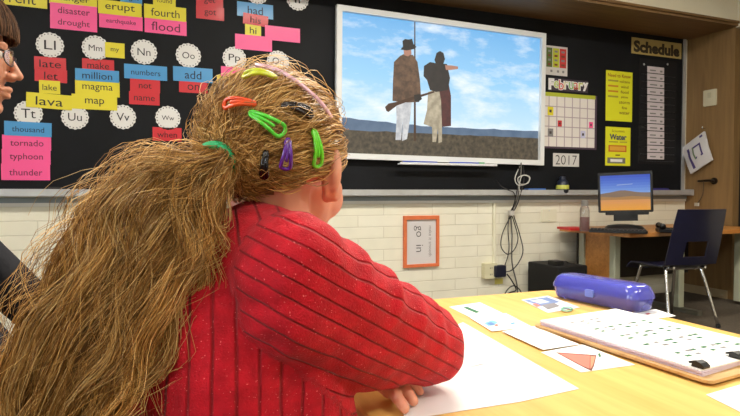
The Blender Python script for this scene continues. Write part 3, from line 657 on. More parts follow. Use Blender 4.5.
# ------------------------------------------------------------------ right panel: switch, hanging bag, hook
p = S(709.5, 98, 0); 
t = thing('light_switch', 'cream light switch plate on the wood panel', 'light switch', p)
b = MB(); b.rbox((SIDE-0.012, p.y-0.075, p.z-0.075), (SIDE-0.0005, p.y+0.055, p.z+0.075), 0.01, mat('switch_cream', (206, 200, 172), 0.4), axis=0); b.build('plate', t)
b = MB(); b.box((SIDE-0.022, p.y-0.025, p.z+0.0), (SIDE-0.01, p.y+0.005, p.z+0.045), mat('switch_cream2', (190, 184, 158), 0.4)); b.build('toggle', t)
p = S(705, 131, 0); 
t = thing('paper_bag', 'crumpled white bag with purple print hanging on the wood panel', 'bag', p)
corners = [S(x, y, 0.03) for x, y in ((683.5, 149), (706, 131.5), (714, 160), (693, 174))]
b = MB()
def bagf(u, v):
    c = corners[0].lerp(corners[1], u).lerp(corners[3].lerp(corners[2], u), v)
    return c+Vector((-0.02-0.02*math.sin(u*PI)*math.sin(v*PI)+0.008*noise.noise(Vector((u*5, v*5, 1))), 0, 0))
b.shell(bagf, 10, 10, 0.022, mat('bag_white', (206, 204, 206), 0.5), None); b.build('bag', t, smooth_='auto')
b = MB(); prt = mat('bag_purple', (74, 62, 120), 0.6)
def bagp(u, v): return bagf(u, v)+Vector((-0.0135, 0, 0))
for (u0, u1, v0, v1, m) in ((0.2, 0.3, 0.2, 0.92, prt), (0.45, 0.75, 0.25, 0.31, prt), (0.45, 0.75, 0.62, 0.68, prt), (0.42, 0.48, 0.25, 0.68, mat('bag_green', (110, 130, 100), 0.6)), (0.72, 0.78, 0.25, 0.68, prt), (0.8, 0.92, 0.05, 0.12, prt)):
    n = 6
    for k in range(n):
        va = v0+(v1-v0)*k/n; vb = v0+(v1-v0)*(k+1)/n
        b.add([bagp(u0, va), bagp(u1, va), bagp(u1, vb), bagp(u0, vb)], [(0,1,2,3), (3,2,1,0)], m)
b.build('printing', t)
b = MB(); k0 = S(705, 128.5, 0); b.tube([k0, k0+Vector((-0.03, 0, 0)), k0+Vector((-0.035, 0, 0.015))], 0.005, chrome, 6, 3); tag(b.build('wall_hook'), 'small metal hook on the wood panel above the bag', 'hook')
p = S(714.5, 181, 0)
t = thing('door_latch', 'dark metal latch handle on the wood panel below the bag', 'latch', p)
b = MB(); dm = mat('dark_bronze', (46, 38, 32), 0.35, 0.7); b.lathe([(0.032, 0), (0.032, 0.008), (0.014, 0.012), (0.014, 0.05)], p, dm, 16, Matrix.Rotation(-PI/2, 3, 'Y')); b.build('rose', t, smooth_='auto')
b = MB(); b.tube([p+Vector((-0.05, -0.03, 0.0)), p+Vector((-0.052, 0.03, 0.004)), p+Vector((-0.05, 0.09, 0.0)), p+Vector((-0.045, 0.13, 0.0))], 0.011, dm, 8, 4); b.build('lever', t, smooth_=True)
p2 = S(697, 204, 0.02)
b = MB(); b.tube([p+Vector((-0.062, 0.06, 0.0)), (p+p2)/2+Vector((-0.04, 0.0, -0.02)), p2], 0.004, mat('cord_brown', (80, 66, 50), 0.8), 6, 5); b.rbox((p2.x-0.012, p2.y-0.022, p2.z-0.02), (p2.x+0.008, p2.y+0.022, p2.z+0.012), 0.006, mat('toggle_white', (190, 186, 174), 0.6)); tag(b.build('pull_cord'), 'thin cord with pale end dangling from the latch handle', 'cord')

# ------------------------------------------------------------------ computer desk
DZ = 0.665; dx0, dx1, dy0, dy1 = 3.30, 4.84, 3.13, 3.90
desk = thing('computer_desk', 'wooden computer desk with pale metal legs against the back wall', 'desk', (dx0, dy0, 0))
b = MB(); b.rbox((dx0, dy0, DZ-0.032), (dx1, dy1, DZ), 0.03, orange_wood); b.build('desktop', desk)
pale = mat('pale_leg_paint', (170, 172, 150), 0.5)
for (lx, ly) in ((3.44, 3.74), (3.44, 3.40), (4.02, 3.30), (4.74, 3.30)):
    b = MB(); b.rbox((lx-0.03, ly-0.03, 0.03), (lx+0.03, ly+0.03, DZ-0.032), 0.008, pale); b.build('leg', desk)
for (ly, lx) in ((3.5, 3.44), (3.3, 4.02)):
    b = MB(); b.rbox((lx-0.03, ly-0.35 if lx < 3.6 else ly-0.2, 0.0), (lx+0.03, ly+0.35 if lx < 3.6 else ly+0.45, 0.035), 0.015, mat('foot_grey', (92, 90, 80), 0.5)); b.build('foot_bar', desk)
b = MB(); b.box((3.43, 3.43, 0.12), (3.45, 3.71, DZ-0.032), orange_wood); b.build('side_panel', desk)
b = MB(); b.box((3.47, 3.84, 0.2), (4.80, 3.86, DZ-0.032), mat('modesty_panel', (44, 36, 28), 0.7)); b.build('modesty_panel', desk)
# monitor
mc = at(625, 192, 4.52); mfd = Vector((-ray(625, 192).x, -ray(625, 192).y, 0)).normalized(); mr_ = Vector((-mfd.y, mfd.x, 0))
mt_ = thing('computer_monitor', 'black computer monitor showing blue sky over orange desert', 'monitor', (mc.x, mc.y, DZ))
Mm = Matrix(((mr_.x, -mfd.x, 0, mc.x), (mr_.y, -mfd.y, 0, mc.y), (0, 0, 1, mc.z), (0, 0, 0, 1))) @ Matrix.Rotation(math.radians(-2), 4, 'Y')
b = MB(); b.rbox((-0.203, 0.0, -0.165), (0.203, 0.045, 0.165), 0.012, black_plastic, M=Mm, axis=1, edge=0.004); b.rbox((-0.13, 0.045, -0.11), (0.13, 0.09, 0.11), 0.02, black_plastic, M=Mm, axis=1); b.rbox((-0.15, -0.006, -0.185), (0.17, 0.03, -0.16), 0.008, black_plastic, M=Mm, axis=1); b.build('casing', mt_)
def mpoly(pts, m, lay=0): b.add([Mm @ Vector((x*0.183, -0.001-0.0005*lay, -0.005+z*0.142)) for x, z in pts], [tuple(range(len(pts)))], m)
b = MB()
for k in range(8):
    f0 = 1-k*1.2/8; f1 = 1-(k+1)*1.2/8; t_ = k/7
    mpoly([(-1, f1), (1, f1), (1, f0), (-1, f0)], emis('screen_blue_%d' % k, (int(36+80*t_), int(72+80*t_), int(176+28*t_)), 1.0))
mpoly([(-1, -0.45), (1, -0.45), (1, -0.02)]+[(1-2*k/10, -0.02+0.16*math.exp(-((k-5.5)/2.4)**2)) for k in range(1, 10)]+[(-1, -0.04)], emis('screen_dune', (128, 104, 84), 0.8), 1)
for k in range(5):
    mpoly([(-1, -1+k*0.12), (1, -1+k*0.12), (1, -0.88+k*0.12), (-1, -0.88+k*0.12)], emis('screen_sand_%d' % k, (214-4*k, 146-3*k, 44+8*k), 0.95), 2)
mpoly([(-1, -0.4), (1, -0.4), (1, -0.28), (0.3, -0.2), (-0.4, -0.26), (-1, -0.2)], emis('screen_sand_ridge', (168, 122, 66), 0.8), 2)
mpoly([(-0.35, 0.42), (0.3, 0.46), (0.32, 0.5), (-0.3, 0.47)], emis('screen_cloud', (150, 170, 215), 0.8), 1)
b.build('screen', mt_)
bb = Vector((mc.x-mfd.x*0.06, mc.y-mfd.y*0.06, 0))
b = MB(); b.box((-0.09, 0.03, -0.235), (0.09, 0.085, -0.05), black_plastic, M=Mm); b.build('neck', mt_)
b = MB(); b.lathe([(0.15, 0.0), (0.15, 0.012), (0.13, 0.03), (0.06, 0.04)], (bb.x, bb.y, DZ), black_plastic, 28); b.build('base', mt_, smooth_='auto')
# keyboard
kc = at(618, 225, 4.2); kc.z = DZ; Mk = Matrix(((mr_.x, -mfd.x, 0, kc.x), (mr_.y, -mfd.y, 0, kc.y), (0, 0, 1, DZ), (0, 0, 0, 1)))
kb = thing('keyboard', 'black keyboard on the desk in front of the monitor', 'keyboard', kc)
b = MB(); b.rbox((-0.20, -0.07, 0.0), (0.20, 0.07, 0.022), 0.012, black_plastic, M=Mk, edge=0.004); b.build('body', kb)
keym = mat('key_plastic', (30, 31, 35), 0.5)
for r_ in range(5):
    b = MB()
    for k in range(15): b.rbox((-0.19+k*0.0255, -0.058+r_*0.024, 0.02), (-0.19+k*0.0255+0.021, -0.058+r_*0.024+0.019, 0.029), 0.003, keym, M=Mk)
    b.build('key_row', kb)
# phone / mouse, folder, water bottle
pc = at(668, 224, 4.25); pc.z = DZ
ph = thing('desk_phone', 'black desk phone at the right of the keyboard', 'phone', pc); Mp = Matrix.Translation(pc) @ Matrix.Rotation(-0.7, 4, 'Z')
b = MB(); b.rbox((-0.075, -0.09, 0), (0.075, 0.09, 0.03), 0.015, black_plastic, M=Mp, edge=0.006); b.build('base', ph)
b = MB(); b.tube([Mp @ Vector(v) for v in ((-0.05, -0.095, 0.045), (-0.05, -0.05, 0.055), (-0.05, 0.05, 0.055), (-0.05, 0.095, 0.045))], lambda u: 0.013+0.010*(abs(u-.5) > .36), black_plastic, 10, 5); b.build('handset', ph, smooth_=True)
b = MB()
for i in range(3):
    for j in range(4): b.rbox((-0.01+i*0.024, -0.06+j*0.024, 0.03), (0.008+i*0.024, -0.043+j*0.024, 0.035), 0.003, keym, M=Mp)
b.build('keypad', ph)
a = at(573, 226, 4.55); a.z = DZ
b = MB(); Mr = Matrix.Translation(a) @ Matrix.Rotation(-0.25, 4, 'Z'); b.rbox((-0.085, -0.11, 0), (0.085, 0.11, 0.018), 0.004, mat('red_folder', (196, 26, 30), 0.5), M=Mr); tag(b.build('red_folder'), 'red folder lying on the left end of the desk', 'folder')
a = at(584.5, 226, 4.35); a.z = DZ
wb = thing('water_bottle', 'clear water bottle with dark red drink on the desk', 'bottle', a)
b = MB(); b.lathe([(0.034, 0), (0.037, 0.01), (0.037, 0.16), (0.033, 0.185), (0.022, 0.2)], a, mat('clear_plastic', (190, 186, 182), 0.1, trans=0.8, alpha=0.75), 20); b.build('body', wb, smooth_='auto')
b = MB(); b.lathe([(0.031, 0.006), (0.033, 0.012), (0.033, 0.11), (0.032, 0.112)], a, mat('red_drink', (120, 24, 34), 0.3), 20); b.build('drink', wb, smooth_='auto')
b = MB(); b.lathe([(0.026, 0.198), (0.027, 0.235), (0.018, 0.245)], a, mat('bottle_cap', (120, 116, 112), 0.4), 16); b.build('cap', wb, smooth_='auto')
# black cabinet left of the desk
bx = thing('computer_tower', 'low black equipment box on the floor left of the desk', 'computer tower', (3.06, 3.66, 0))
b = MB(); b.rbox((2.97, 3.50, 0), (3.26, 3.88, 0.385), 0.01, black_soft, edge=0.006); b.build('case', bx)
b = MB(); b.box((3.00, 3.492, 0.05), (3.23, 3.5005, 0.34), black_plastic); b.box((3.02, 3.489, 0.28), (3.14, 3.492, 0.31), mat('drive_slot', (50, 50, 54), 0.4)); b.build('front_panel', bx)
bx = thing('black_adapter', 'small black box sitting on top of the black equipment box', 'adapter', (2.98, 3.62, 0.385))
b = MB(); b.rbox((3.0, 3.57, 0.385), (3.09, 3.67, 0.42), 0.01, black_plastic, edge=0.004); b.build('body', bx)
b = MB(); b.tube([(3.09, 3.62, 0.405), (3.13, 3.60, 0.41), (3.17, 3.62, 0.392), (3.22, 3.68, 0.391)], 0.004, cable_dark, 6, 4); b.build('lead', bx)

# ------------------------------------------------------------------ school chair
navy = mat('navy_shell', (17, 19, 46), 0.3, var=0.06); 
def school_chair(label, loc, ang):
    t = thing('school_chair', label, 'chair', loc); t.rotation_euler.z = ang                 # the sitter looks along local -Y ... built facing +X
    b = MB()
    def seat(u, v):
        x = -0.21+0.42*u; y = (v-0.5)*0.42*(1-0.12*(u < 0.2))
        z = 0.44-0.018*math.sin(PI*v)*(1-u*0.4)-0.05*max(0, (u-0.82)/0.18)**2+0.03*max(0, (0.15-u)/0.15)
        return (x, y, z)
    b.shell(seat, 14, 12, 0.009, navy); b.build('seat', t, smooth_='auto')
    b = MB()
    def back(u, v):
        w = 0.42*(1-0.08*v*v); y = (u-0.5)*w; z = 0.455+0.395*v
        return (-0.215-0.10*v-0.035*math.sin(PI*u)*(0.5+0.5*v)+0.01, y, z)
    b.shell(back, 14, 14, 0.009, navy, skip=lambda i, j: 4 <= i <= 9 and 2 <= j <= 5); b.build('backrest', t, smooth_='auto')
    b = MB(); gl = mat('shell_glint', (150, 154, 176), 0.3)  # pale tone for painting reflection stripes on the glossy shell, not applied
    b.tube([(-0.2, -0.13, 0.43), (0.13, -0.15, 0.415)], 0.010, chrome, 8, 1); b.tube([(-0.2, 0.13, 0.43), (0.13, 0.15, 0.415)], 0.010, chrome, 8, 1); b.tube([(-0.13, -0.14, 0.415), (-0.13, 0.14, 0.415)], 0.010, chrome, 8, 1); b.tube([(0.1, -0.15, 0.412), (0.1, 0.15, 0.412)], 0.010, chrome, 8, 1)
    b.build('under_frame', t)
    for (x, x2, s) in ((0.12, 0.21, 1), (0.12, 0.21, -1), (-0.14, -0.25, 1), (-0.14, -0.25, -1)):
        b = MB(); b.tube([(x*0.85, s*0.135, 0.414), (x*1.03, s*0.15, 0.395), (x2, s*0.20, 0.012)], 0.0115, chrome, 10, 4)
        lg = b.build('leg', t, smooth_=True)
        f = MB(); f.lathe([(0.015, 0), (0.016, 0.01), (0.013, 0.03)], (x2, s*0.20, 0), black_plastic, 10); f.build('foot_cap', lg)
    return t
fl = lambda px, py: CAM+ray(px, py)*(-H/ray(px, py).z)
school_chair('navy plastic school chair with chrome legs near the computer desk', (3.63, 3.06, 0), math.radians(80))

# ------------------------------------------------------------------ table with papers
tx0, tx1, ty0, ty1 = 0.225, 0.966, 0.30, 1.155
tb = thing('school_table', 'honey coloured wooden school table in the foreground', 'table', (0.6, 0.7, 0))
b = MB(); b.rbox((tx0, ty0, TABLE-0.03), (tx1, ty1, TABLE), 0.025, table_wood, edge=0.003); b.build('tabletop', tb)
for (x, y) in ((tx0+.06, ty0+.06), (tx1-.06, ty0+.06), (tx0+.06, ty1-.06), (tx1-.06, ty1-.06)):
    b = MB(); b.tube([(x, y, 0.0), (x, y, TABLE-0.03)], 0.016, chrome, 12, 1); b.build('leg', tb, smooth_='auto')
b = MB(); b.box((tx0+.06, ty0+.06, TABLE-0.075), (tx1-.06, ty1-.06, TABLE-0.03), mat('apron_grey', (90, 88, 84), 0.5)); b.build('apron', tb)

def sheet(name, cat, label, px, mt=paper, dz=0.0004, th=0.0006, group=None):
    P = [T(x, y, dz) for x, y in px]; b = MB(); b.prism(P, (0,0,1), th, mt); return tag(b.build(name, origin=center(P)), label, cat, group), dz+th
def mark(o, name, polys, z):
    b = MB()
    for k, (px, m) in enumerate(polys):
        P = [T(x, y, z+0.0003+0.0002*k) for x, y in px]
        nn = Vector((0,0,0))
        for i in range(len(P)): nn += P[i].cross(P[(i+1) % len(P)])
        if nn.z < 0: P.reverse()
        b.add(P, [tuple(range(len(P)))], m)
    return b.build(name, o)
green_m = mat('green_marker', (40, 110, 70), 0.6); blue_m = mat('blue_marker', (90, 130, 190), 0.6); rose = mat('rose_crayon', (222, 120, 104), 0.7); cyan = mat('cyan_crayon', (120, 180, 214), 0.7)
faint = mat('faint_print', (206, 204, 214), 0.7)
o, z = sheet('worksheet', 'paper', 'large white sheet under the girl\'s elbow', [(400, 349), (463, 322.5), (579, 389), (520, 402), (404, 420)])
mark(o, 'printing', [([(474, 343), (486, 341), (487, 342.3), (475, 344.3)], faint), ([(500, 360), (513, 357), (514, 358.5), (501, 361.5)], faint), ([(470, 365), (484, 362), (485, 363.5), (471, 366.5)], faint)], z)
o, z = sheet('picture_card', 'card', 'white card with a green stroke nearest the far table edge', [(449, 307), (480, 302.5), (505, 314.5), (472, 318.5)])
mark(o, 'drawing', [([(463, 307.5), (467, 306.5), (480, 312), (476, 313), (470, 310.5)], green_m)], z)
o, z = sheet('picture_card', 'card', 'white card with small blue and red drawing', [(470, 318), (506, 313.5), (532, 327), (492, 331.5)], dz=0.0016)
mark(o, 'drawing', [([(484, 323), (492, 320), (498, 322), (494, 325.5), (488, 326)], cyan), ([(487, 323.5), (491, 322), (495, 324), (491, 325.5)], blue_m), ([(494, 325), (497, 324), (499, 325.3), (496, 326)], rose), ([(510, 323), (514, 322), (516, 323), (512, 324.3)], cyan)], z)
o, z = sheet('picture_card', 'card', 'blank white card between the drawn card and the clipboard', [(502, 331.5), (534, 326.5), (579, 344.5), (543, 350)], dz=0.0028)
mark(o, 'drawing', [([(526, 340), (532, 338.6), (533, 339.6), (527, 341)], faint), ([(538, 337), (543, 336), (544, 337), (539, 338)], faint)], z)
o, z = sheet('picture_card', 'card', 'white card with a red triangle drawing', [(541, 352.5), (583, 344.5), (635, 365), (581, 372.5)], dz=0.0004)
mark(o, 'drawing', [([(555.5, 352.2), (596.5, 355), (594, 366), (591.5, 371), (585, 368)], mat('dark_crayon', (120, 70, 60), 0.7)), ([(558.5, 353.2), (590, 355.6), (589.5, 368.5), (583, 366)], rose), ([(590.6, 356), (595.4, 356.2), (593, 365), (590.4, 369)], mat('salmon_crayon', (232, 142, 110), 0.7)), ([(598, 353.6), (600, 353), (601.2, 356.5), (599, 357)], green_m)], z)
o, z = sheet('photo_card', 'card', 'card printed with blue picture and green ring near the pencil box', [(521, 300), (548, 295.8), (580, 307.5), (548, 313)], mat('photo_paper', (214, 220, 232), 0.5))
ring = []
for k in range(14):
    a0 = 2*PI*k/14; a1 = 2*PI*(k+1)/14
    ring.append(([(567+6.2*math.cos(a0), 309+2.6*math.sin(a0)), (567+6.2*math.cos(a1), 309+2.6*math.sin(a1)), (567+4*math.cos(a1), 309+1.5*math.sin(a1)), (567+4*math.cos(a0), 309+1.5*math.sin(a0))], mat('ring_green', (110, 170, 140), 0.6)))
mark(o, 'printing', [([(524, 300.4), (547, 297), (560, 302), (541, 306)], mat('print_blue', (112, 132, 180), 0.6)), ([(530, 300.6), (541, 299), (550, 302), (540, 303.6)], mat('print_pale', (196, 206, 226), 0.6)), ([(541, 305), (554, 302.8), (560, 306), (548, 309.5)], mat('print_grey', (132, 128, 134), 0.6)), ([(532, 304), (536, 303.4), (541, 306), (537, 306.8)], rose)]+ring, z)
o, z = sheet('worksheet', 'paper', 'white sheet at the near right corner of the table', [(706, 395), (750, 382), (775, 400), (742, 413)])
o, z = sheet('note_card', 'card', 'small white card with red print behind the pencil box', [(632, 312), (656, 309.5), (676, 316), (650, 320)], dz=0.0004)
mark(o, 'printing', [([(645, 313.5), (649, 313), (651, 314), (647, 314.6)], mat('red_print', (196,48,44)))], z)
# clipboard with a stack of worksheets and two binder clips
A, B_, Dn = T(540, 320.5, .015), T(616, 309, .015), T(701, 370.5, .015); ex_ = B_-A; ey_ = Dn-A
A.z = B_.z = Dn.z = 0; 
def Q(u, v, z): p = A+ex_*u+ey_*v; return Vector((p.x, p.y, TABLE+z))
clip = thing('clipboard', 'brown hardboard clipboard lying on the right of the table', 'clipboard', Q(.5, .5, 0.0032))
b = MB(); n = 6; P = []
for (cu, cv, a0) in ((1.06, 1.06, 0), (-0.05, 1.06, 90), (-0.05, -0.03, 180), (1.06, -0.03, 270)):
    for k in range(n+1):
        t_ = math.radians(a0+90*k/n); P.append(Q(cu-0.06*(1 if cu > .5 else -1)+0.06*math.cos(t_), cv-0.045*(1 if cv > .5 else -1)+0.045*math.sin(t_), 0.0032))
b.prism(P, (0,0,1), 0.004, wood('hardboard', (184, 142, 88), (206, 166, 108), 'X', 8)); b.build('board', clip)
pz = 0.0072
st = thing('worksheet_stack', 'stack of printed worksheets on the clipboard', 'papers', Q(.5, .5, pz))
for k in range(4):
    b = MB(); s = 0.008*(3-k); sh = 0.006*math.sin(k*2.1)
    b.prism([Q(0+sh, 0+s*0.3, pz+k*0.0022), Q(1+sh, 0, pz+k*0.0022), Q(1+sh, 1-s, pz+k*0.0022), Q(0.0+sh, 1+s*0.3, pz+k*0.0022)], (0,0,1), 0.0019, paper if k == 3 else mat('lilac_paper', (222, 206, 222), 0.7)); b.build('sheet', st)
b = MB(); tz = pz+0.0089
for r_ in range(5):
    v = 0.13+0.165*r_
    for h_ in range(2):
        for k in range(7 if r_ else 4):
            u = 0.16+0.10*k+0.02*((k*7+r_) % 3)
            du = 0.045+0.015*((k+r_+h_) % 2); vv = v+h_*0.05
            if h_ and (k+r_) % 3 == 0: continue
            b.add([Q(u, vv, tz), Q(u+du, vv, tz), Q(u+du, vv+0.020, tz), Q(u, vv+0.020, tz)], [(0,3,2,1)], green_m if (r_ and k % 3 != 1) else grey_ink)
b.build('printing', st)
for (u, lab) in ((0.05, 'left black binder clip on the worksheet stack'), (0.47, 'right black binder clip on the worksheet stack by the photo edge')):
    c = Q(u, 0.975, tz); bc = thing('binder_clip', lab, 'clip', c, 'binder clips on the worksheets'); dv = ey_.normalized(); du = ex_.normalized()
    Mc = Matrix(((du.x, dv.x, 0, c.x), (du.y, dv.y, 0, c.y), (0, 0, 1, c.z), (0,0,0,1)))
    b = MB(); b.prism([Mc @ Vector((x_, y_, z_)) for (x_, y_, z_) in ((-0.0075, -0.008, 0.0), (-0.0075, 0.009, 0.0), (-0.0075, 0.010, 0.003), (-0.0075, 0.005, 0.007), (-0.0075, -0.002, 0.0085), (-0.0075, -0.007, 0.006))], Mc.to_3x3() @ Vector((1,0,0)), 0.015, black_plastic); b.build('jaw', bc)
    b = MB(); b.tube([Mc @ Vector(v) for v in ((-0.004, -0.004, 0.006), (-0.004, -0.012, 0.0035), (0, -0.015, 0.0025), (0.004, -0.012, 0.0035), (0.004, -0.004, 0.006))], 0.0014, black_plastic, 6, 4); b.build('wire_handle', bc)

# translucent blue pencil box
pa, pb, pcn = T(552.5, 297.5), T(632, 314.5), T(656, 311)
dl = (pb-pa); Lb = dl.length+0.012; dl.normalize(); dn = Vector((-dl.y, dl.x, 0)); 
if dn.dot(pcn-pb) < 0: dn = -dn
Wb = 0.075; org = pa+dl*(Lb/2)+dn*(Wb/2)-dl*0.006
Mx = Matrix(((dl.x, dn.x, 0, org.x), (dl.y, dn.y, 0, org.y), (0, 0, 1, TABLE+0.0016), (0,0,0,1)))
if Mx.to_3x3().determinant() < 0: Mx = Mx @ Matrix.Scale(-1, 4, (0,1,0))
pbox = thing('pencil_box', 'translucent blue plastic pencil box on the far table corner', 'pencil box', (org.x, org.y, TABLE))
bp_m = mat('blue_translucent_plastic', (116, 120, 238), 0.15, trans=0.6, coat=0.3)
def wedge(mb, levels, mt):
    pts = []
    vs = []; cnt = None
    for (sx, sy, z, r) in levels:
        ring_ = []
        for (cx, cy, a0) in ((sx-r, sy-r, 0), (-sx+r, sy-r, 90), (-sx+r, -sy+r, 180), (sx-r, -sy+r, 270)):
            for k in range(6):
                t_ = math.radians(a0+18*k); ring_.append(Mx @ Vector((cx+r*math.cos(t_), cy+r*math.sin(t_), z)))
        cnt = len(ring_); vs += ring_
    L = len(levels); fs = [tuple(range(cnt-1, -1, -1)), tuple((L-1)*cnt+k for k in range(cnt))]
    for i in range(L-1):
        for k in range(cnt): fs.append((i*cnt+k, i*cnt+(k+1) % cnt, (i+1)*cnt+(k+1) % cnt, (i+1)*cnt+k))
    mb.add(vs, fs, mt)
hx, hy = Lb/2, Wb/2
b = MB(); wedge(b, [(hx-.008, hy-.008, 0, .018), (hx-.003, hy-.003, .005, .02), (hx, hy, .026, .02)], bp_m); b.build('body', pbox, smooth_='auto')
b = MB(); wedge(b, [(hx+.002, hy+.002, .0262, .021), (hx+.002, hy+.002, .033, .021), (hx-.004, hy-.004, .049, .02), (hx-.012, hy-.012, .055, .016)], bp_m); b.build('lid', pbox, smooth_='auto')
b = MB(); b.rbox((-0.008, -hy-0.006, 0.018), (0.014, -hy, 0.034), 0.003, mat('latch_blue', (110, 130, 220), 0.3), M=Mx, axis=1); b.build('latch', pbox)
for k, (xa, ya, xb, yb_, m) in enumerate(((-0.09, -0.01, -0.02, -0.005, red), (-0.09, 0.012, 0.03, 0.018, yellow), (0.0, -0.015, 0.085, -0.01, mat('pencil_purple', (120, 40, 140), 0.4)))):
    b = MB(); b.tube([Mx @ Vector((xa, ya, 0.012)), Mx @ Vector((xb, yb_, 0.012)), Mx @ Vector((xb+0.006, yb_, 0.012))], lambda u: 0.005 if u < .6 else 0.003, m, 8, 1); tag(b.build('crayon'), ['red crayon inside the left of the pencil box', 'yellow crayon inside the pencil box', 'purple crayon inside the right of the pencil box'][k], 'crayon', 'crayons in the pencil box')
# ------------------------------------------------------------------ people
def cw(X, Z, z): return Vector((rt.x*X+math.sin(TH)*Z, rt.y*X+math.cos(TH)*Z, z))     # right of / ahead of the camera, height above the floor
def cwd(X, Z): v = cw(X, Z, 0); return v.normalized()
class Blob:
    def __init__(self): self.b = MB(); self.mt = MATS.get('skin')
    def ell(self, c, rad, R=None, nu=20, nv=12): self.b.ell(c, rad, None, R, nu, nv)
    def cap(self, pts, rs, sub=3, n=14):
        P = smooth(pts, sub); L = len(P); k = len(rs)-1
        def r(t): i = min(int(t*k), k-1); f = t*k-i; return rs[i]*(1-f)+rs[i+1]*f
        self.b.tube(P, r, None, n, 1)
        self.b.ell(P[0], (rs[0],)*3, None, None, n, 8); self.b.ell(P[-1], (rs[-1],)*3, None, None, n, 8)
    def mesh(self, name, voxel, iters=4, fac=0.5):
        me = bpy.data.meshes.new(name); me.from_pydata([tuple(v) for v in self.b.v], [], self.b.f); me.update()
        o = bpy.data.objects.new(name, me); C.objects.link(o)
        r = o.modifiers.new('r', 'REMESH'); r.mode = 'VOXEL'; r.voxel_size = voxel; r.use_smooth_shade = True
        s = o.modifiers.new('s', 'SMOOTH'); s.factor = fac; s.iterations = iters
        bpy.context.view_layer.update()
        out = bpy.data.meshes.new_from_object(o.evaluated_get(bpy.context.evaluated_depsgraph_get())); out.name = name
        bpy.data.objects.remove(o); bpy.data.meshes.remove(me)
        out.materials.clear(); out.polygons.foreach_set('use_smooth', [True]*len(out.polygons))
        return out
def child(name, me, parent, mt, label=None):
    me.materials.clear(); me.materials.append(mt); me.polygons.foreach_set('material_index', [0]*len(me.polygons))
    o = link(name, me, parent); o.matrix_parent_inverse = Matrix.Translation(parent.location).inverted()
    if label: o['label'] = label
    return o
class Frame:                                                       # right, forward, up at an origin
    def __init__(s, o, f, pitch=0.0, roll=0.0):
        f = Vector((f.x, f.y, 0)).normalized(); r = Vector((f.y, -f.x, 0)); u = Vector((0,0,1))
        f2 = f*math.cos(pitch)+u*math.sin(pitch); u2 = u*math.cos(pitch)-f*math.sin(pitch)
        r2 = r*math.cos(roll)+u2*math.sin(roll); u3 = u2*math.cos(roll)-r*math.sin(roll)
        s.o = Vector(o); s.M = Matrix((r2, f2, u3)).transposed(); s.r, s.f, s.u = r2, f2, u3
    def __call__(s, x, y, z): return s.o+s.M @ Vector((x, y, z))
def head(B, fr, k, ns=1.0):
    e = lambda c, r, R=None: B.ell(fr(*[v*k for v in c]), [v*k for v in r], fr.M if R is None else fr.M @ R)
    c = lambda pts, rs: B.cap([fr(*[v*k for v in p]) for p in pts], [v*k for v in rs], 3, 12)
    e((0,-.012,.035), (.074,.094,.082)); e((0,.035,-.02), (.062,.056,.082)); e((0,.045,-.075), (.045,.042,.034)); e((0,.074,-.098), (.018,.014,.014))
    c([(0,.087,.012), (0,.087+.013*ns,-.012), (0,.087+.023*ns,-.031)], [.006,.0075,.0092])
    for s in (-1, 1):
        e((s*.011,.097,-.036), (.009,.010,.007)); e((s*.038,.058,-.03), (.028,.03,.03)); e((s*.024,.080,.020), (.024,.013,.008)); e((s*.031,.080,.0115), (.016,.010,.0045)); e((s*.031,.078,-.0125), (.016,.009,.0045))
        e((s*.075,-.006,-.004), (.007,.018,.030), Matrix.Rotation(s*0.35, 3, 'Z')); e((s*.077,-.012,.014), (.008,.012,.014)); e((s*.073,.0,-.028), (.007,.010,.010))
    c([(-.021,.084,-.063), (-.008,.095,-.060), (.008,.095,-.060), (.021,.084,-.063)], [.004,.006,.006,.004])
    c([(-.018,.084,-.071), (0,.094,-.073), (.018,.084,-.071)], [.004,.0068,.004])
def eyes(fr, k, parent, iris):
    white = mat('eye_white', (226, 220, 214), 0.25); im = mat('iris_brown', iris, 0.2)
    for s in (-1, 1):
        b = MB(); c = fr(s*.031*k, .0745*k, .001*k)
        b.ell(c, (.0118*k,)*3, white, fr.M); b.ell(c+fr.f*.0088*k, (.0055*k, .004*k, .0055*k), im, fr.M); b.ell(c+fr.f*.0115*k, (.0026*k, .0018*k, .0026*k), ink, fr.M)
        o = b.build('eye', parent, smooth_=True)
def fingers(B, wrist, d, n, side, k=1.0, curl=0.5, r=0.0078):      # palm plus four unequal bent fingers and a thumb from the palm's side
    d = d.normalized(); s = d.cross(n).normalized()*side
    R = Matrix((s, d, n)).transposed()
    B.ell(wrist+d*.040*k, (.034*k, .046*k, .015*k), R)
    for i, (o, L) in enumerate(((-.026, .062), (-.009, .070), (.009, .066), (.025, .052))):
        p = wrist+d*.072*k+s*o*k; pts = [p-d*.02*k, p]; a = 0.15
        for j, fr_ in enumerate((.45, .32, .26)):
            a += curl*(0.5 if j == 0 else 0.9); p = p+(d*math.cos(a)-n*math.sin(a))*L*fr_*k; pts.append(p)
        B.cap(pts, [r*k*1.1, r*k*1.1, r*k, r*k*.92, r*k*.82], 2, 10)
    p = wrist+d*.018*k-s*.024*k
    B.cap([p, p-s*.018*k+d*.022*k-n*.006*k, p-s*.022*k+d*.046*k-n*.014*k], [r*1.3*k, r*1.15*k, r*.95*k], 3, 10)

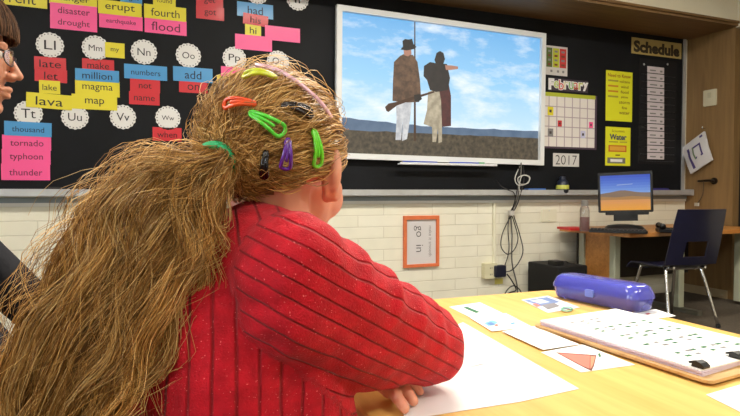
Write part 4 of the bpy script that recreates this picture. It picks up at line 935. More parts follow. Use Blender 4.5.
def strand_mesh(name, P, r, cols, flat=None):                        # P (N,K,3), r (N,K), cols (N,3)
    N, K, _ = P.shape
    Tn = np.gradient(P, axis=1); Tn /= np.linalg.norm(Tn, axis=2, keepdims=True)+1e-9
    ref = np.array([0.31, 0.52, 0.79]); U = np.cross(Tn, ref); U /= np.linalg.norm(U, axis=2, keepdims=True)+1e-9; V = np.cross(Tn, U)
    ring = []
    for a in (0, 2*PI/3, 4*PI/3): ring.append(P+(U*math.cos(a)+V*math.sin(a))*r[..., None])
    vs = np.stack(ring, axis=2).reshape(-1, 3)
    base = (np.arange(N)[:, None, None, None]*K*3+np.arange(K-1)[None, :, None, None]*3)
    k = np.arange(3)[None, None, :, None]; k2 = (k+1) % 3
    q = np.concatenate([base+k, base+k2, base+3+k2, base+3+k], axis=3).reshape(-1, 4)
    me = bpy.data.meshes.new(name); me.vertices.add(len(vs)); me.vertices.foreach_set('co', vs.astype(np.float32).ravel())
    me.loops.add(q.size); me.loops.foreach_set('vertex_index', q.astype(np.int32).ravel())
    me.polygons.add(len(q)); me.polygons.foreach_set('loop_start', np.arange(0, q.size, 4, dtype=np.int32)); 
    me.polygons.foreach_set('use_smooth', np.ones(len(q), dtype=bool)); me.update()
    at_ = me.attributes.new('tone', 'FLOAT_COLOR', 'POINT')
    cc = np.ones((N, K*3, 4), np.float32); cc[..., :3] = cols[:, None, :]; at_.data.foreach_set('color', cc.ravel())
    return me
def hair_mat(name, rough=0.42):
    m = bpy.data.materials.new(name); m.use_nodes = True; nt = m.node_tree; b = nt.nodes['Principled BSDF']
    a = nt.nodes.new('ShaderNodeAttribute'); a.attribute_name = 'tone'; nt.links.new(a.outputs['Color'], b.inputs['Base Color'])
    b.inputs['Roughness'].default_value = rough; b.inputs['Specular IOR Level'].default_value = 0.35; return m
def tones(N, pal):
    pal = np.array([lin(c)[:3] for c in pal]); i = rng.integers(0, len(pal), N); j = rng.integers(0, len(pal), N); f = rng.random((N, 1))
    return pal[i]*f+pal[j]*(1-f)
def arr(v): return np.array(v[:])

skin_child = mat('skin_child', (226, 160, 134), 0.5, sss=0.15, var=0.05, vscale=14)
skin_adult = mat('skin_adult', (206, 146, 118), 0.48, sss=0.12, var=0.06, vscale=14)
trouser_dark = mat('dark_trousers', (30, 32, 44), 0.8); shoe_m = mat('dark_shoe', (40, 36, 36), 0.6)

def legs(name, B, hip, fdir, rdir, half, knee_f, knee_z, r0, r1):
    for s in (-1, 1):
        h = hip+rdir*half*s; k = Vector((h.x, h.y, 0))+fdir*knee_f+rdir*s*.015+Vector((0,0,knee_z)); a = Vector((k.x, k.y, 0))+fdir*.02+Vector((0,0,.09))
        B.cap([h, h.lerp(k, .5)+Vector((0,0,.01)), k], [r0, (r0+r1)/2*1.03, r1], 3, 14); B.cap([k, k.lerp(a, .35)-fdir*.012, a], [r1, r1*.95, r1*.62], 3, 14)
        yield a
def shoes(anks, fdir, parent, L):
    for a in anks:
        b = Blob(); g = Vector((a.x, a.y, 0)); R = Matrix((Vector((fdir.y, -fdir.x, 0)), fdir, Vector((0,0,1)))).transposed()
        b.ell(g+fdir*L*.25+Vector((0,0,.032)), (.040, L*.55, .032), R); b.ell(g+Vector((0,0,.05)), (.038, .05, .048), R)
        child('shoe', b.mesh('shoe', .005), parent, shoe_m)

# ---- girl, seen from behind, arms folded on the table
gF = Vector(cwd(.643, .766)); gR = Vector((gF.y, -gF.x, 0))          # torso facing
hF = Vector(cwd(.38, .925))                                           # head turned a little further away
gpel = cw(-.175, .585, .49)
girl = thing('person', 'girl in red knit sweater seen from behind with a long frizzy ponytail', 'person', (gpel.x, gpel.y, 0))
shR = at(288, 268, .545); elR = at(424, 343, .70); elR.z = max(elR.z, TABLE+.056)
shL = shR-gR*.27
chest = (shR+shL)/2
gk = .88
hc = at(279, 149, .665); hfr = Frame(hc-Vector((0,0,.035*gk)), hF, -0.05)
nb = Vector((chest.x, chest.y, .905))+gF*.02
wrR = elR+cwd(-.70, .72)*.19; wrR.z = TABLE+.075
elL = cw(-.175, .80, TABLE+.052); wrL = cw(-.005, .755, TABLE+.030)
B = Blob(); head(B, hfr, gk, .55)
for s in (-1, 1): B.ell(hfr(s*.0745, -.004, .004), (.0085, .018, .027), hfr.M @ Matrix.Rotation(s*.55, 3, 'Z')); B.ell(hfr(s*.072, .004, -.018), (.008, .012, .014), hfr.M)
B.cap([hfr(0, -.02, -.02), hfr(0, -.022, -.07), nb+Vector((0,0,-.02))], [.048, .044, .048])
B.ell(Vector((chest.x, chest.y, .80)), (.125, .08, .13), Matrix((gR, gF, Vector((0,0,1)))).transposed()); B.ell(gpel.lerp(chest, .4), (.11, .08, .14), Matrix((gR, gF, Vector((0,0,1)))).transposed())
B.ell(gpel, (.125, .095, .09), Matrix((gR, gF, Vector((0,0,1)))).transposed())
B.cap([shL, nb-Vector((0,0,.04)), shR], [.042, .05, .042]); 
B.cap([shR, elR, ], [.042, .036]); B.cap([elR, wrR], [.036, .024]); B.cap([shL, elL], [.042, .036]); B.cap([elL, wrL], [.036, .024])
# left hand: fingers come out under the right elbow and lie on the table
palm = cw(.010, .750, TABLE+.018); B.cap([wrL, palm, T(391, 383, .015)], [.024, .021, .015])
for (bx_, by_, tx_, ty_, r_) in ((372, 384, 388, 394, .0068), (382, 384, 404.5, 408, .0076), (395, 382, 413.5, 401, .0073), (407, 380, 420, 391.5, .0064)):
    p0, p1 = T(bx_, by_, .020), T(tx_, ty_, .0085); B.cap([p0, p0.lerp(p1, .55)+Vector((0,0,.004)), p1], [r_, r_*1.05, r_*.88], 3, 10)
B.cap([palm, palm+cwd(.3, .9)*.03, palm+cwd(.8, .5)*.055+Vector((0,0,-.006))], [.011, .010, .008])
fingers(B, wrR, cwd(-.7, .7), Vector((0,0,1)), -1, .85, .35)
ank = list(legs('girl', B, gpel, gF, gR, .075, .34, .50, .062, .045))
child('body', B.mesh('body', .0026, 3), girl, skin_child)
eyes(hfr, gk, girl, (80, 60, 40))
# trousers
B = Blob(); list(legs('t', B, gpel, gF, gR, .075, .34, .50, .070, .053)); B.ell(gpel, (.138, .108, .10), Matrix((gR, gF, Vector((0,0,1)))).transposed())
child('trousers', B.mesh('trousers', .007), girl, trouser_dark); shoes(ank, gF, girl, .2)
# sweater
B = Blob(); RM = Matrix((gR, gF, Vector((0,0,1)))).transposed()
B.ell(Vector((chest.x, chest.y, .79))-gF*.005, (.148, .098, .15), RM); B.ell(Vector((chest.x, chest.y, .66)).lerp(gpel, .45)+Vector((0,0,.03))+gF*.02, (.142, .125, .17), RM); B.ell(gpel+Vector((0,0,.03)), (.146, .115, .09), RM)
B.cap([shL, shL.lerp(nb, .55)+Vector((0,0,.012)), nb-Vector((0,0,.012)), shR.lerp(nb, .55)+Vector((0,0,.008)), shR], [.050, .052, .054, .052, .054], 3)
mid = shR.lerp(elR, .5)
B.cap([shR, mid+Vector((0,0,-.012)), elR], [.058, .058, .053], 4, 20); B.cap([elR, elR.lerp(wrR, .5), wrR], [.053, .046, .034], 3, 18)
B.cap([shR-Vector((0,0,.035)), mid-Vector((0,0,.040)), elR.lerp(mid, .35)-Vector((0,0,.008))], [.052, .050, .043], 4, 18)
B.cap([at(285, 335, .575), at(306, 385, .590), at(312, 440, .605)], [.05, .046, .05], 4, 18)
B.cap([shL, shL.lerp(elL, .5), elL], [.056, .055, .05], 4, 18); B.cap([elL, elL.lerp(wrL, .5), wrL], [.05, .042, .029], 3, 16)
B.cap([elR.lerp(wrR, .15)-Vector((0,0,.018)), elR.lerp(wrR, .8)-Vector((0,0,.02))], [.036, .034], 2, 14)
ring_ = [nb+Vector((0,0,.012))+(gR*math.cos(a)*.052+gF*math.sin(a)*.050)+Vector((0,0,.010*math.cos(a+.4))) for a in [2*PI*i/10 for i in range(10)]]
B.cap(ring_+[ring_[0]], [.0105]*5, 3, 10)
sw = B.mesh('sweater', .0042, 5)
n = len(sw.vertices); co_ = np.zeros(n*3, np.float32); sw.vertices.foreach_get('co', co_); co_ = co_.reshape(-1, 3); no_ = np.zeros(n*3, np.float32); sw.vertices.foreach_get('normal', no_); no_ = no_.reshape(-1, 3)
segs = [(shR, elR, 0), (elR, wrR, 0), (shL, elL, 1), (elL, wrL, 1), (Vector((chest.x, chest.y, .95)), Vector((gpel.x, gpel.y, .40)), 2)]
best = np.full(n, 9.0); ang = np.zeros(n); camp = arr(CAM)
for a, c, kind in segs:
    a_, c_ = arr(a), arr(c); d_ = c_-a_; L = np.linalg.norm(d_); d_ /= L; t = np.clip((co_-a_) @ d_, 0, L); q = a_+t[:, None]*d_; v = co_-q; dist = np.linalg.norm(v, axis=1)-(.075 if kind == 2 else 0.0)
    if kind == 2: dist = np.where(dist < 0.05, dist+0.0, dist+0.02)
    vc = camp-q; vc -= (vc @ d_)[:, None]*d_; vc /= np.linalg.norm(vc, axis=1, keepdims=True); w_ = np.cross(d_, vc)
    mm_ = a_+d_*L/2; vm = camp-mm_; vm -= (vm @ d_)*d_; vm /= np.linalg.norm(vm); wm = np.cross(d_, vm)
    an = np.arctan2((v*w_).sum(1), (v*vc).sum(1))
    m = dist < best; best[m] = dist[m]; ang[m] = ((co_-a_) @ wm)[m]/(.0155 if kind != 2 else .021)+.37*kind
at_ = sw.attributes.new('rib', 'FLOAT', 'POINT'); at_.data.foreach_set('value', ang.astype(np.float32))
# folds: along the shoulder top, in the elbow crook, across the back
eR, mR, sR = arr(elR), arr(mid), arr(shR); disp = np.zeros(n)
ax = (eR-sR)/np.linalg.norm(eR-sR)
for i in range(n):
    p = co_[i]; disp[i] = 0.0058*noise.noise(Vector(p)*16)+0.0022*noise.noise(Vector(p)*42+Vector((3, 1, 7)))
s_ = (co_-sR) @ ax; near = np.exp(-(((co_-(sR+ax*np.clip(s_, 0, .3)[:, None]))**2).sum(1))/.006)
topside = np.clip((no_ @ (np.array([0,0,1.0])*.8+arr(cwd(.6, 0))*.6)), 0, 1)
for (c0, wd, am) in ((.055, .010, .009), (.105, .009, .010), (.155, .011, .007), (.20, .008, .005)):
    disp += am*np.exp(-((s_-c0)/wd)**2)*near*topside
co_ += no_*disp[:, None]
low = co_[:, 2] < TABLE+.002
inside = low & (np.abs(co_[:, 0]-(tx0+tx1)/2) < (tx1-tx0)/2) & (np.abs(co_[:, 1]-(ty0+ty1)/2) < (ty1-ty0)/2) & (co_[:, 2] > TABLE-.06)
co_[inside, 2] = TABLE+.002
sw.vertices.foreach_set('co', co_.ravel()); sw.update()
def knit():
    m = bpy.data.materials.new('red_knit'); m.use_nodes = True; nt = m.node_tree; b = nt.nodes['Principled BSDF']; N_ = nt.nodes.new; Lk = nt.links.new
    a = N_('ShaderNodeAttribute'); a.attribute_name = 'rib'
    fr_ = N_('ShaderNodeMath'); fr_.operation = 'FRACT'; Lk(a.outputs['Fac'], fr_.inputs[0])
    sb_ = N_('ShaderNodeMath'); sb_.operation = 'SUBTRACT'; sb_.inputs[1].default_value = 0.5; Lk(fr_.outputs[0], sb_.inputs[0])
    ab = N_('ShaderNodeMath'); ab.operation = 'ABSOLUTE'; Lk(sb_.outputs[0], ab.inputs[0])
    mr = N_('ShaderNodeMapRange'); mr.inputs[1].default_value = 0.0; mr.inputs[2].default_value = 0.11; mr.interpolation_type = 'SMOOTHSTEP'; Lk(ab.outputs[0], mr.inputs[0])
    tc = N_('ShaderNodeTexCoord')
    nz = N_('ShaderNodeTexNoise'); nz.inputs['Scale'].default_value = 520; nz.inputs['Detail'].default_value = 2; Lk(tc.outputs['Object'], nz.inputs['Vector'])
    n2 = N_('ShaderNodeTexNoise'); n2.inputs['Scale'].default_value = 60; n2.inputs['Detail'].default_value = 4; Lk(tc.outputs['Object'], n2.inputs['Vector'])
    ad = N_('ShaderNodeMath'); ad.operation = 'MULTIPLY_ADD'; ad.inputs[1].default_value = 0.45; Lk(nz.outputs['Fac'], ad.inputs[0]); Lk(mr.outputs[0], ad.inputs[2])
    bp = N_('ShaderNodeBump'); bp.inputs['Strength'].default_value = 0.75; bp.inputs['Distance'].default_value = 0.0035; Lk(ad.outputs[0], bp.inputs['Height']); Lk(bp.outputs[0], b.inputs['Normal'])
    r = N_('ShaderNodeValToRGB'); r.color_ramp.elements[0].position = 0.3; r.color_ramp.elements[0].color = lin((170, 8, 28)); r.color_ramp.elements[1].position = 0.72; r.color_ramp.elements[1].color = lin((208, 16, 38)); Lk(n2.outputs['Fac'], r.inputs[0])
    e = N_('ShaderNodeMix'); e.data_type = 'RGBA'; e.inputs[6].default_value = lin((148, 8, 22)); Lk(mr.outputs[0], e.inputs[0]); Lk(r.outputs[0], e.inputs[7])
    n3 = N_('ShaderNodeTexNoise'); n3.inputs['Scale'].default_value = 420; n3.inputs['Detail'].default_value = 1; Lk(tc.outputs['Object'], n3.inputs['Vector'])
    g = N_('ShaderNodeMapRange'); g.inputs[1].default_value = 0.70; g.inputs[2].default_value = 0.76; Lk(n3.outputs['Fac'], g.inputs[0])
    e2 = N_('ShaderNodeMix'); e2.data_type = 'RGBA'; e2.inputs[7].default_value = lin((236, 120, 120)); Lk(g.outputs[0], e2.inputs[0]); Lk(e.outputs[2], e2.inputs[6])
    Lk(e2.outputs[2], b.inputs['Base Color']); b.inputs['Roughness'].default_value = 0.75; b.inputs['Sheen Weight'].default_value = 0.08; b.inputs['Specular IOR Level'].default_value = 0.25
    return m
child('sweater', sw, girl, knit(), 'red ribbed knit sweater')

# ---- the girl's hair
skc = hfr(0, -.012*gk, .035*gk); HR = (.0775, .094, .084)
HM = hfr.M
def hs(dirv, s=1.0): return skc+HM @ Vector((dirv[0]*HR[0]*s, dirv[1]*HR[1]*s, dirv[2]*HR[2]*s))
def on_head(px, py, s=1.05):                                         # where a sight line meets the hair surface
    o = HM.transposed() @ (CAM-skc); d = HM.transposed() @ ray(px, py)
    o = Vector((o.x/HR[0]/s, o.y/HR[1]/s, o.z/HR[2]/s)); d = Vector((d.x/HR[0]/s, d.y/HR[1]/s, d.z/HR[2]/s))
    A_ = d.dot(d); B2 = o.dot(d); C_ = o.dot(o)-1; disc_ = B2*B2-A_*C_
    t = (-B2-math.sqrt(max(disc_, 0)))/A_
    return CAM+ray(px, py)*t
tie = on_head(217, 161, 1.04)
tl = HM.transposed() @ (tie-skc); tdir = np.array([tl.x/HR[0], tl.y/HR[1], tl.z/HR[2]]); tdir /= np.linalg.norm(tdir)
def scalp(N):
    out = []
    while len(out) < N:
        v = rng.normal(size=3); v /= np.linalg.norm(v)
        if v[1] > .55 and v[2] < .45: continue
        if v[2] < (-.60 if v[1] > -.6 else -.78): continue
        if abs(v[0]) > .75 and v[2] < .12 and -.25 < v[1] < .3: continue
        if v[2] < -.22 and v[1] > -.02: continue
        if v[2] < -.42 and v[1] > -.35: continue
        out.append(v)
    return np.array(out)
pal = [(206, 162, 96), (176, 130, 70), (136, 94, 44), (98, 64, 28), (222, 186, 126), (162, 118, 58)]
HMn = np.array(HM)
def head_strands(N, K, puff, wav):
    S_ = scalp(N); Tt = tdir+rng.normal(size=(N, 3))*.035; Tt /= np.linalg.norm(Tt, axis=1, keepdims=True)
    om = np.arccos(np.clip((S_*Tt).sum(1), -.999, .999))[:, None, None]; t = np.linspace(0, 1, K)[None, :, None]
    d = (np.sin((1-t)*om)*S_[:, None]+np.sin(t*om)*Tt[:, None])/np.sin(om)
    rr = 1.0+puff*rng.random((N, 1, 1))*np.sin(np.minimum(t*1.25+.12, 1)*PI)**.7*(0.4+.6*om/2)
    ph = rng.random((N, 1))*6.28; ph2 = rng.random((N, 1))*6.28; tt = t[..., 0]
    side = np.cross(S_, Tt); side /= np.linalg.norm(side, axis=1, keepdims=True)+1e-6
    amp = wav*(0.4+rng.random((N, 1)))
    d = d+side[:, None]*(np.sin(tt*(7+5*rng.random((N, 1)))+ph)*amp*np.sin(tt*PI))[..., None]
    rr = rr+(np.sin(tt*11+ph2)*amp*.5*np.sin(tt*PI))[..., None]
    cell = np.floor((S_[:, :1]+2)*6)*31+np.floor((S_[:, 1:2]+2)*6)*17+np.floor((S_[:, 2:]+2)*6)*7
    hsh = np.sin(cell*12.9898)*43758.5; hsh = hsh-np.floor(hsh)
    d = d+side[:, None]*((np.sin(tt*(8+4*hsh)+hsh*6.28)*.055+.05*(hsh-.5))*np.sin(tt*PI))[..., None]
    rr = rr+(.05*(hsh-.4)*np.sin(tt*PI)+np.sin(tt*13+hsh*20)*.018)[..., None]
    loc = d*rr*np.array(HR)
    return loc @ HMn.T+arr(skc)
P1 = head_strands(5200, 16, .075, .05)
P2 = head_strands(500, 16, .20, .12)
P = np.concatenate([P1, P2]); N = len(P); K = 16
r = np.full((N, K), .00062); r[-500:] = .00034; r[:, 0] *= .5
hm = hair_mat('blonde_hair')
child('hair', strand_mesh('hair', P, r, tones(N, pal)*1.32), girl, hm, 'curly dark blonde hair pulled back')
# under-hair: a darker, closed cap beneath the strands
def cap_mesh(HRs, keep, mt, name, parent, c, M, s=0.985):
    b = MB(); nu, nv = 48, 32; idx = {}; vs = []; fs = []
    def vid(i, j):
        i %= nu
        if (i, j) not in idx:
            p = -PI/2+PI*j/nv; a = 2*PI*i/nu; v = Vector((math.cos(p)*math.cos(a), math.cos(p)*math.sin(a), math.sin(p)))
            idx[(i, j)] = len(vs); vs.append(c+M @ Vector((v.x*HRs[0]*s, v.y*HRs[1]*s, v.z*HRs[2]*s)))
        return idx[(i, j)]
    for j in range(nv):
        for i in range(nu):
            p = -PI/2+PI*(j+.5)/nv; a = 2*PI*(i+.5)/nu; v = (math.cos(p)*math.cos(a), math.cos(p)*math.sin(a), math.sin(p))
            if keep(v): fs.append((vid(i, j), vid(i+1, j), vid(i+1, j+1), vid(i, j+1)))
    b.add(vs, fs, mt); return b.build(name, parent, smooth_=True)
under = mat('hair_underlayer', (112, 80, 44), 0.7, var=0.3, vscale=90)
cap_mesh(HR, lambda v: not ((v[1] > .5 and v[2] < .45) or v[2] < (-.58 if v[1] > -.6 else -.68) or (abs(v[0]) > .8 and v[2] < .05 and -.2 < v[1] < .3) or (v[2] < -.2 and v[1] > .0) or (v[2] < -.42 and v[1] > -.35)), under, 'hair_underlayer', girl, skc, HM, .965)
# ponytail
ctrl = [(218, 159, .585, 11), (211, 169, .562, 17), (196, 182, .548, 31), (172, 203, .536, 46), (148, 242, .525, 57), (122, 290, .514, 61), (94, 342, .508, 62), (68, 392, .504, 58), (48, 440, .505, 50), (34, 480, .51, 36)]
cp = smooth([at(x, y, z) for x, y, z, w_ in ctrl], 6); cwid = [w_*z/F for x, y, z, w_ in ctrl]
cpa = np.array([arr(v) for v in cp]); LW = np.interp(np.linspace(0, 1, len(cp)), np.linspace(0, 1, len(ctrl)), cwid)
tng = np.gradient(cpa, axis=0); tng /= np.linalg.norm(tng, axis=1, keepdims=True)
tocam = camp-cpa; tocam /= np.linalg.norm(tocam, axis=1, keepdims=True)
sidev = np.cross(tng, tocam); sidev /= np.linalg.norm(sidev, axis=1, keepdims=True); depv = np.cross(sidev, tng)
tail_cells = []
def tail(N, K, spread, amp, tmin, tmax, hollow=0.0):
    a = rng.random(N)*2*PI; q = np.sqrt(hollow+(1-hollow)*rng.random(N))*spread
    A1 = (q*np.cos(a)); D1 = (q*np.sin(a)); te = tmin+(tmax-tmin)*rng.random(N)
    t = np.linspace(0, 1, K)[None]*te[:, None]; g = np.linspace(0, 1, len(cp))
    def ip(arr2): return np.stack([np.interp(t, g, arr2[:, k]) for k in range(3)], axis=-1)
    c = ip(cpa); s = ip(sidev); d = ip(depv); lw = np.interp(t, g, LW)
    # clumps: strands share a wave with their neighbours
    cl = (np.floor((A1+1.5)*7)*13+np.floor((D1+1.5)*4)*7)
    ph = np.sin(cl*12.9898)*43758.5; ph = (ph-np.floor(ph))*6.28
    w1 = np.sin(t*17+ph[:, None])*.13+np.sin(t*34+ph[:, None]*2.3+rng.random((N, 1))*1.2)*.055
    w2 = np.sin(t*23+ph[:, None]*1.7)*.10
    tail_cells.append(cl); grow = np.clip(t*4, 0, 1)
    pull = 1-.10*np.sin(cl*3.1)[:, None]*grow
    jit = np.cumsum(rng.normal(size=(N, K))*.012, axis=1)
    x = A1[:, None]*pull+(w1*amp+jit*amp)*grow; y = D1[:, None]*pull+w2*amp*grow
    dep = .035*np.clip(t*6, .35, 1)
    return c+s*(x*lw)[..., None]+d*(y*dep)[..., None]
K = 26
Pa = tail(5600, K, 1.0, 1.0, .62, 1.0); Pb = tail(700, K, 1.30, 2.4, .30, .95, .5); Pc = tail(1500, K, 1.0, 1.3, .3, .8, .6)
P = np.concatenate([Pa, Pb, Pc]); N = len(P); tap = np.linspace(1, .45, K)[None]
r = np.full((N, K), .00066)*tap; r[5600:6300] *= .6
hc_ = np.concatenate(tail_cells); hs_ = np.abs(np.sin(hc_*78.233)*43758.5)%1
child('ponytail', strand_mesh('ponytail', P, r, tones(N, pal)*(.95+.65*hs_[:, None])), girl, hm, 'long frizzy dark blonde ponytail')
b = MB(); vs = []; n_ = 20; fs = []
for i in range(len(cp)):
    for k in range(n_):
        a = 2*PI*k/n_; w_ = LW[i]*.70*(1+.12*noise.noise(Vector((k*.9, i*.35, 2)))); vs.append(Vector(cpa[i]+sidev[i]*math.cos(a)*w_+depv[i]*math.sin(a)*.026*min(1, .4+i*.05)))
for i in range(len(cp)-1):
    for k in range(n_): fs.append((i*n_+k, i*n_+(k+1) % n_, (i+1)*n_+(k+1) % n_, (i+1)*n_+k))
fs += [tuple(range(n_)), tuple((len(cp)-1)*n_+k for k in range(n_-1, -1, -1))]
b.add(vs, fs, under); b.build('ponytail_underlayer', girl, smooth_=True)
# hair tie, clips and band
tie_m = mat('green_elastic', (40, 168, 104), 0.6, bump=0.5, bscale=300)
b = MB(); c0, t0 = cpa[4], tng[4]
loop = [Vector(c0+sidev[4]*math.cos(a)*(LW[4]*1.15+.003)+depv[4]*math.sin(a)*.0225) for a in [2*PI*k/16 for k in range(16)]]
for k in (-1, 0, 1): b.tube([p+Vector(t0)*k*.0032 for p in loop], .0032, tie_m, 8, 2, True)
o = b.build('hair_tie', girl, smooth_=True); o['label'] = 'green hair tie'
def hclip(p0, p1, wpx, col, label, s=1.135, metal=0.0, solid=False):
    A2, B3 = on_head(*p0, s), on_head(*p1, s); dv = B3-A2; L = dv.length; dv.normalize(); nrm = ((A2+B3)/2-skc).normalized(); sv = nrm.cross(dv).normalized(); w_ = wpx*.58/F/2
    mt2 = mat('clip_'+label.split()[0], col, 0.25, metal, coat=0.4)
    def pt(t, k): 
        h = w_*k*(0.30+.9*t)*(1 if t < .86 else max(0.1, math.sqrt(max(0, 1-((t-.86)/.14)**2))))
        return A2+dv*L*t+sv*h+nrm*(.006*math.sin(PI*t))
    b = MB(); up_ = [pt(t, 1) for t in (0, .2, .45, .7, .86, .95, 1)]; dn_ = [pt(t, -1) for t in (.95, .86, .7, .45, .2, 0)]
    b.tube(up_+dn_, .0021, mt2, 8, 3, True)
    b.tube([pt(t, 0) for t in (0, .3, .55, .72)], .0017, mt2, 8, 3)
    if solid: b.tube([pt(t, 0) for t in (0, .3, .6, .95)], lambda u: w_*(.3+.6*u), mt2, 8, 3)
    o = b.build('hair_clip', girl, smooth_=True); o['label'] = label; return o
hclip((275, 77), (243, 76), 7.5, (206, 212, 50), 'lime hair clip', 1.15)
hclip((254, 103.5), (224, 105), 9, (240, 84, 36), 'orange hair clip')
hclip((251, 113), (284, 133), 12, (90, 214, 60), 'green hair clip across the back of the head')
hclip((283, 105), (312, 115), 9, (64, 60, 62), 'black hair clip', 1.13, 0.6, True)
hclip((314, 131), (317, 167), 9, (110, 222, 50), 'bright green hair clip near the ear', 1.10)
hclip((288, 140), (285, 169), 9, (96, 40, 150), 'purple hair clip')
hclip((266, 152), (264, 178), 6, (26, 22, 28), 'dark hair clip low on the head', 1.10, 0.3, True)
band = mat('pink_band', (240, 190, 206), 0.15, coat=0.6)
b = MB(); pts = [on_head(x, y, 1.13) for x, y in ((256, 66), (268, 68), (282, 73), (296, 82), (310, 93), (322, 105), (331, 118))]
P_ = smooth(pts, 4)
vs = []; fs = []
for i, p in enumerate(P_):
    d_ = (P_[min(i+1, len(P_)-1)]-P_[max(i-1, 0)]).normalized(); nr = (p-skc).normalized(); sv = nr.cross(d_).normalized()
    w_ = .0036*(0.5+.5*math.sin(PI*min(1, i/4)*.5))
    vs += [p+sv*w_+nr*.001, p+nr*.0035, p-sv*w_+nr*.001, p-nr*.001]
for i in range(len(P_)-1):
    for k in range(4): fs.append((i*4+k, i*4+(k+1) % 4, i*4+4+(k+1) % 4, i*4+4+k))
b.add(vs, fs, band); o = b.build('hair_band', girl, smooth_=True); o['label'] = 'shiny pale pink hair band'
# stool under the girl
st_ = thing('stool', 'low dark stool the girl sits on', 'stool', (gpel.x, gpel.y, 0))
b = MB(); b.lathe([(.15, .372), (.16, .38), (.16, .398), (.15, .404)], (gpel.x, gpel.y, 0), navy, 24); b.build('seat', st_, smooth_='auto')
for k in range(4):
    a = PI/4+k*PI/2; b = MB(); b.tube([(gpel.x+.10*math.cos(a), gpel.y+.10*math.sin(a), .375), (gpel.x+.15*math.cos(a), gpel.y+.15*math.sin(a), 0)], .011, chrome, 8, 1); b.build('leg', st_)

# ---- woman at the left edge, in profile, looking right
tF = Vector(cwd(.88, .47)); tR = Vector((tF.y, -tF.x, 0)); tk = .97
tpel = cw(-.95, .99, .52)
wom = thing('person', 'woman with brown hair and glasses in profile at the left edge, dark clothes', 'person', (tpel.x, tpel.y, 0))
eyeo = at(-49, 51, 1.03); tfr = Frame(eyeo, tF, -0.06)
sR_ = cw(-.84, .86, .975); sL_ = cw(-.96, 1.14, .985); tch = (sR_+sL_)/2
eR_ = cw(-.605, .88, .69); wR_ = cw(-.37, .98, .63); eL_ = cw(-.76, 1.27, .70); wL_ = cw(-.50, 1.20, .63)
RM = Matrix((tR, tF, Vector((0,0,1)))).transposed()
B = Blob(); head(B, tfr, tk)
tnb = Vector((tch.x, tch.y, 1.06))+tF*.05
B.cap([tfr(0, -.02, -.02), tfr(0, -.03, -.085), tnb-Vector((0,0,.05))], [.055, .052, .058])
B.ell(Vector((tch.x, tch.y, .85)), (.15, .10, .17), RM); B.ell(tpel.lerp(tch, .4), (.13, .095, .15), RM); B.ell(tpel, (.155, .115, .10), RM)
B.cap([sL_, tnb-Vector((0,0,.07)), sR_], [.048, .055, .048]); B.cap([sR_, eR_], [.046, .038]); B.cap([eR_, wR_], [.038, .026]); B.cap([sL_, eL_], [.046, .038]); B.cap([eL_, wL_], [.038, .026])
fingers(B, wR_, (wR_-eR_)*.6+tF*.1, Vector((0,0,1)), -1, 1.0, .3, .0082); fingers(B, wL_, (wL_-eL_)*.6+tF*.1, Vector((0,0,1)), 1, 1.0, .3, .0082)
anks = list(legs('w', B, tpel, tF, tR, .09, .42, .54, .078, .055))
child('body', B.mesh('body', .0032, 2), wom, skin_adult); eyes(tfr, tk, wom, (70, 50, 36))
lipm = mat('lips', (172, 92, 86), 0.4)
B = Blob(); list(legs('w', B, tpel, tF, tR, .09, .42, .54, .086, .063)); B.ell(tpel, (.168, .128, .108), RM); child('trousers', B.mesh('trousers', .008), wom, trouser_dark); shoes(anks, tF, wom, .24)
B = Blob(); B.ell(Vector((tch.x, tch.y, .85))+tF*.01, (.168, .122, .185), RM); B.ell(tpel.lerp(tch, .4), (.152, .118, .18), RM); B.ell(tpel+Vector((0,0,.02)), (.172, .132, .10), RM)
B.cap([sL_, tnb-Vector((0,0,.06)), sR_], [.058, .064, .058]); B.cap([sR_, eR_], [.060, .054]); B.cap([eR_, wR_], [.054, .038]); B.cap([sL_, eL_], [.058, .05]); B.cap([eL_, wL_], [.05, .036])
B.cap([cw(-.78, .93, .78), cw(-.70, .91, .66), cw(-.63, .94, .57)], [.08, .085, .085])
child('sweater', B.mesh('sweater', .006, 4), wom, mat('dark_navy_cloth', (20, 21, 30), 0.85, bump=0.3, bscale=120), 'dark navy top')
# her hair
wsk = tfr(0, -.012*tk, .035*tk); WR = (.086, .108, .094); WM = tfr.M; WMn = np.array(WM)
def wkeep(v): return not ((v[1] > .62 and v[2] < .3) or (v[2] < -.1 and v[1] > .25) or v[2] < -.75)
wu = mat('brown_underlayer', (58, 40, 28), 0.7, var=0.3, vscale=80)
cap_mesh(WR, wkeep, wu, 'hair_underlayer', wom, wsk, WM, .99)
N, K = 3000, 14
az = rng.random(N)*2*PI; d0 = np.stack([.12*np.cos(az), .12*np.sin(az)-.05, np.full(N, .99)], 1); d0 /= np.linalg.norm(d0, axis=1, keepdims=True)
front = np.sin(az); el_end = np.where(front > .75, -.03+.14*rng.random(N), np.where(front > .3, .0-.2*rng.random(N), -.75-.2*rng.random(N)))
d1 = np.stack([np.cos(az)*np.sqrt(1-el_end**2), np.sin(az)*np.sqrt(1-el_end**2), el_end], 1)
om = np.arccos(np.clip((d0*d1).sum(1), -.999, .999))[:, None, None]; t = np.linspace(0, 1, K)[None, :, None]
d = (np.sin((1-t)*om)*d0[:, None]+np.sin(t*om)*d1[:, None])/np.sin(om)
ph = rng.random((N, 1))*6.28; tt = t[..., 0]; sd = np.cross(d0, d1); sd /= np.linalg.norm(sd, axis=1, keepdims=True)
d = d+sd[:, None]*(np.sin(tt*6+ph)*.03)[..., None]
rr = 1.0+.07*rng.random((N, 1, 1))+.05*np.sin(t*PI*.9)
P = (d*rr*np.array(WR)) @ WMn.T+arr(wsk)
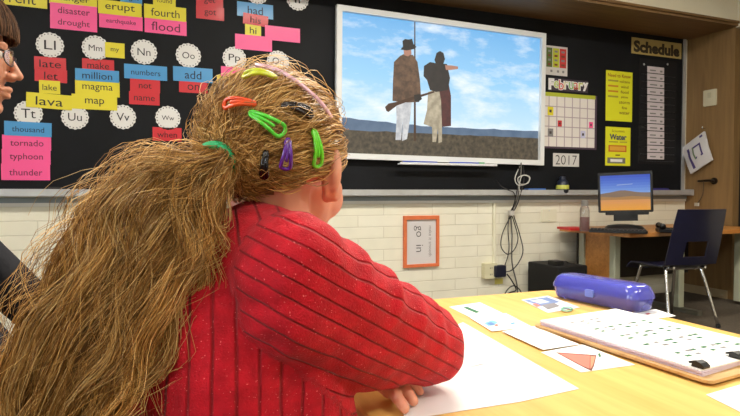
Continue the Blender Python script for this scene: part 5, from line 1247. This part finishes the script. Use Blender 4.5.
P[..., 2] -= (.075*np.clip(.2-front, 0, .5)[:, None]/.5*np.clip(tt-.6, 0, 1)/.4)
child('hair', strand_mesh('hair', P, np.full((N, K), .0007), tones(N, [(112, 76, 50), (74, 50, 34), (52, 36, 26), (140, 102, 70)])), wom, hair_mat('brown_hair'), 'brown hair with a full fringe')
# glasses
gm = mat('glasses_frame', (50, 40, 40), 0.3); lens = mat('lens_glass', (250, 250, 250), 0.02, trans=1.0, alpha=0.35)
b = MB()
for s in (-1, 1):
    rim = [tfr(s*(.032+.021*math.cos(a))*tk, (.099-.010*abs(math.cos(a)) if s*math.cos(a) > 0 else .101)*tk, (-.004+.015*math.sin(a))*tk) for a in [2*PI*k/14 for k in range(14)]]
    b.tube(rim, .0012, gm, 6, 2, True); b.tube([tfr(s*.056*tk, .09*tk, .004*tk), tfr(s*.073*tk, .05*tk, .008*tk), tfr(s*.080*tk, -.005*tk, .010*tk)], .0016, gm, 6, 3)
    b.prism(rim, tfr.f, .0008, lens)
b.tube([tfr(-.008*tk, .101*tk, 0), tfr(0, .104*tk, .003*tk), tfr(.008*tk, .101*tk, 0)], .0016, gm, 6, 3)
o = b.build('glasses', wom); o['label'] = 'thin dark rimmed glasses'
st_ = thing('stool', 'low dark stool the woman sits on', 'stool', (tpel.x, tpel.y, 0))
b = MB(); b.lathe([(.16, .395), (.17, .40), (.17, .42), (.16, .425)], (tpel.x, tpel.y, 0), navy, 24); b.build('seat', st_, smooth_='auto')
for k in range(4):
    a = PI/4+k*PI/2; b = MB(); b.tube([(tpel.x+.11*math.cos(a), tpel.y+.11*math.sin(a), .40), (tpel.x+.16*math.cos(a), tpel.y+.16*math.sin(a), 0)], .011, chrome, 8, 1); b.build('leg', st_)

# ------------------------------------------------------------------ camera, world, colour
cam = bpy.data.cameras.new('camera'); cam.sensor_width = 36; cam.lens = F/740*36; cam.clip_start = 0.02
co = bpy.data.objects.new('camera', cam); C.objects.link(co); co.location = CAM
co.rotation_euler = Matrix((rt, up, -fw)).transposed().to_euler()
sc = bpy.context.scene; sc.camera = co
w = bpy.data.worlds.new('world'); sc.world = w; w.use_nodes = True
bg = w.node_tree.nodes['Background']; bg.inputs[0].default_value = (0.75, 0.86, 1.0, 1); bg.inputs[1].default_value = 0.5
sc.view_settings.view_transform = 'Standard'; sc.view_settings.look = 'None'; sc.view_settings.exposure = 0.15; sc.view_settings.gamma = 1
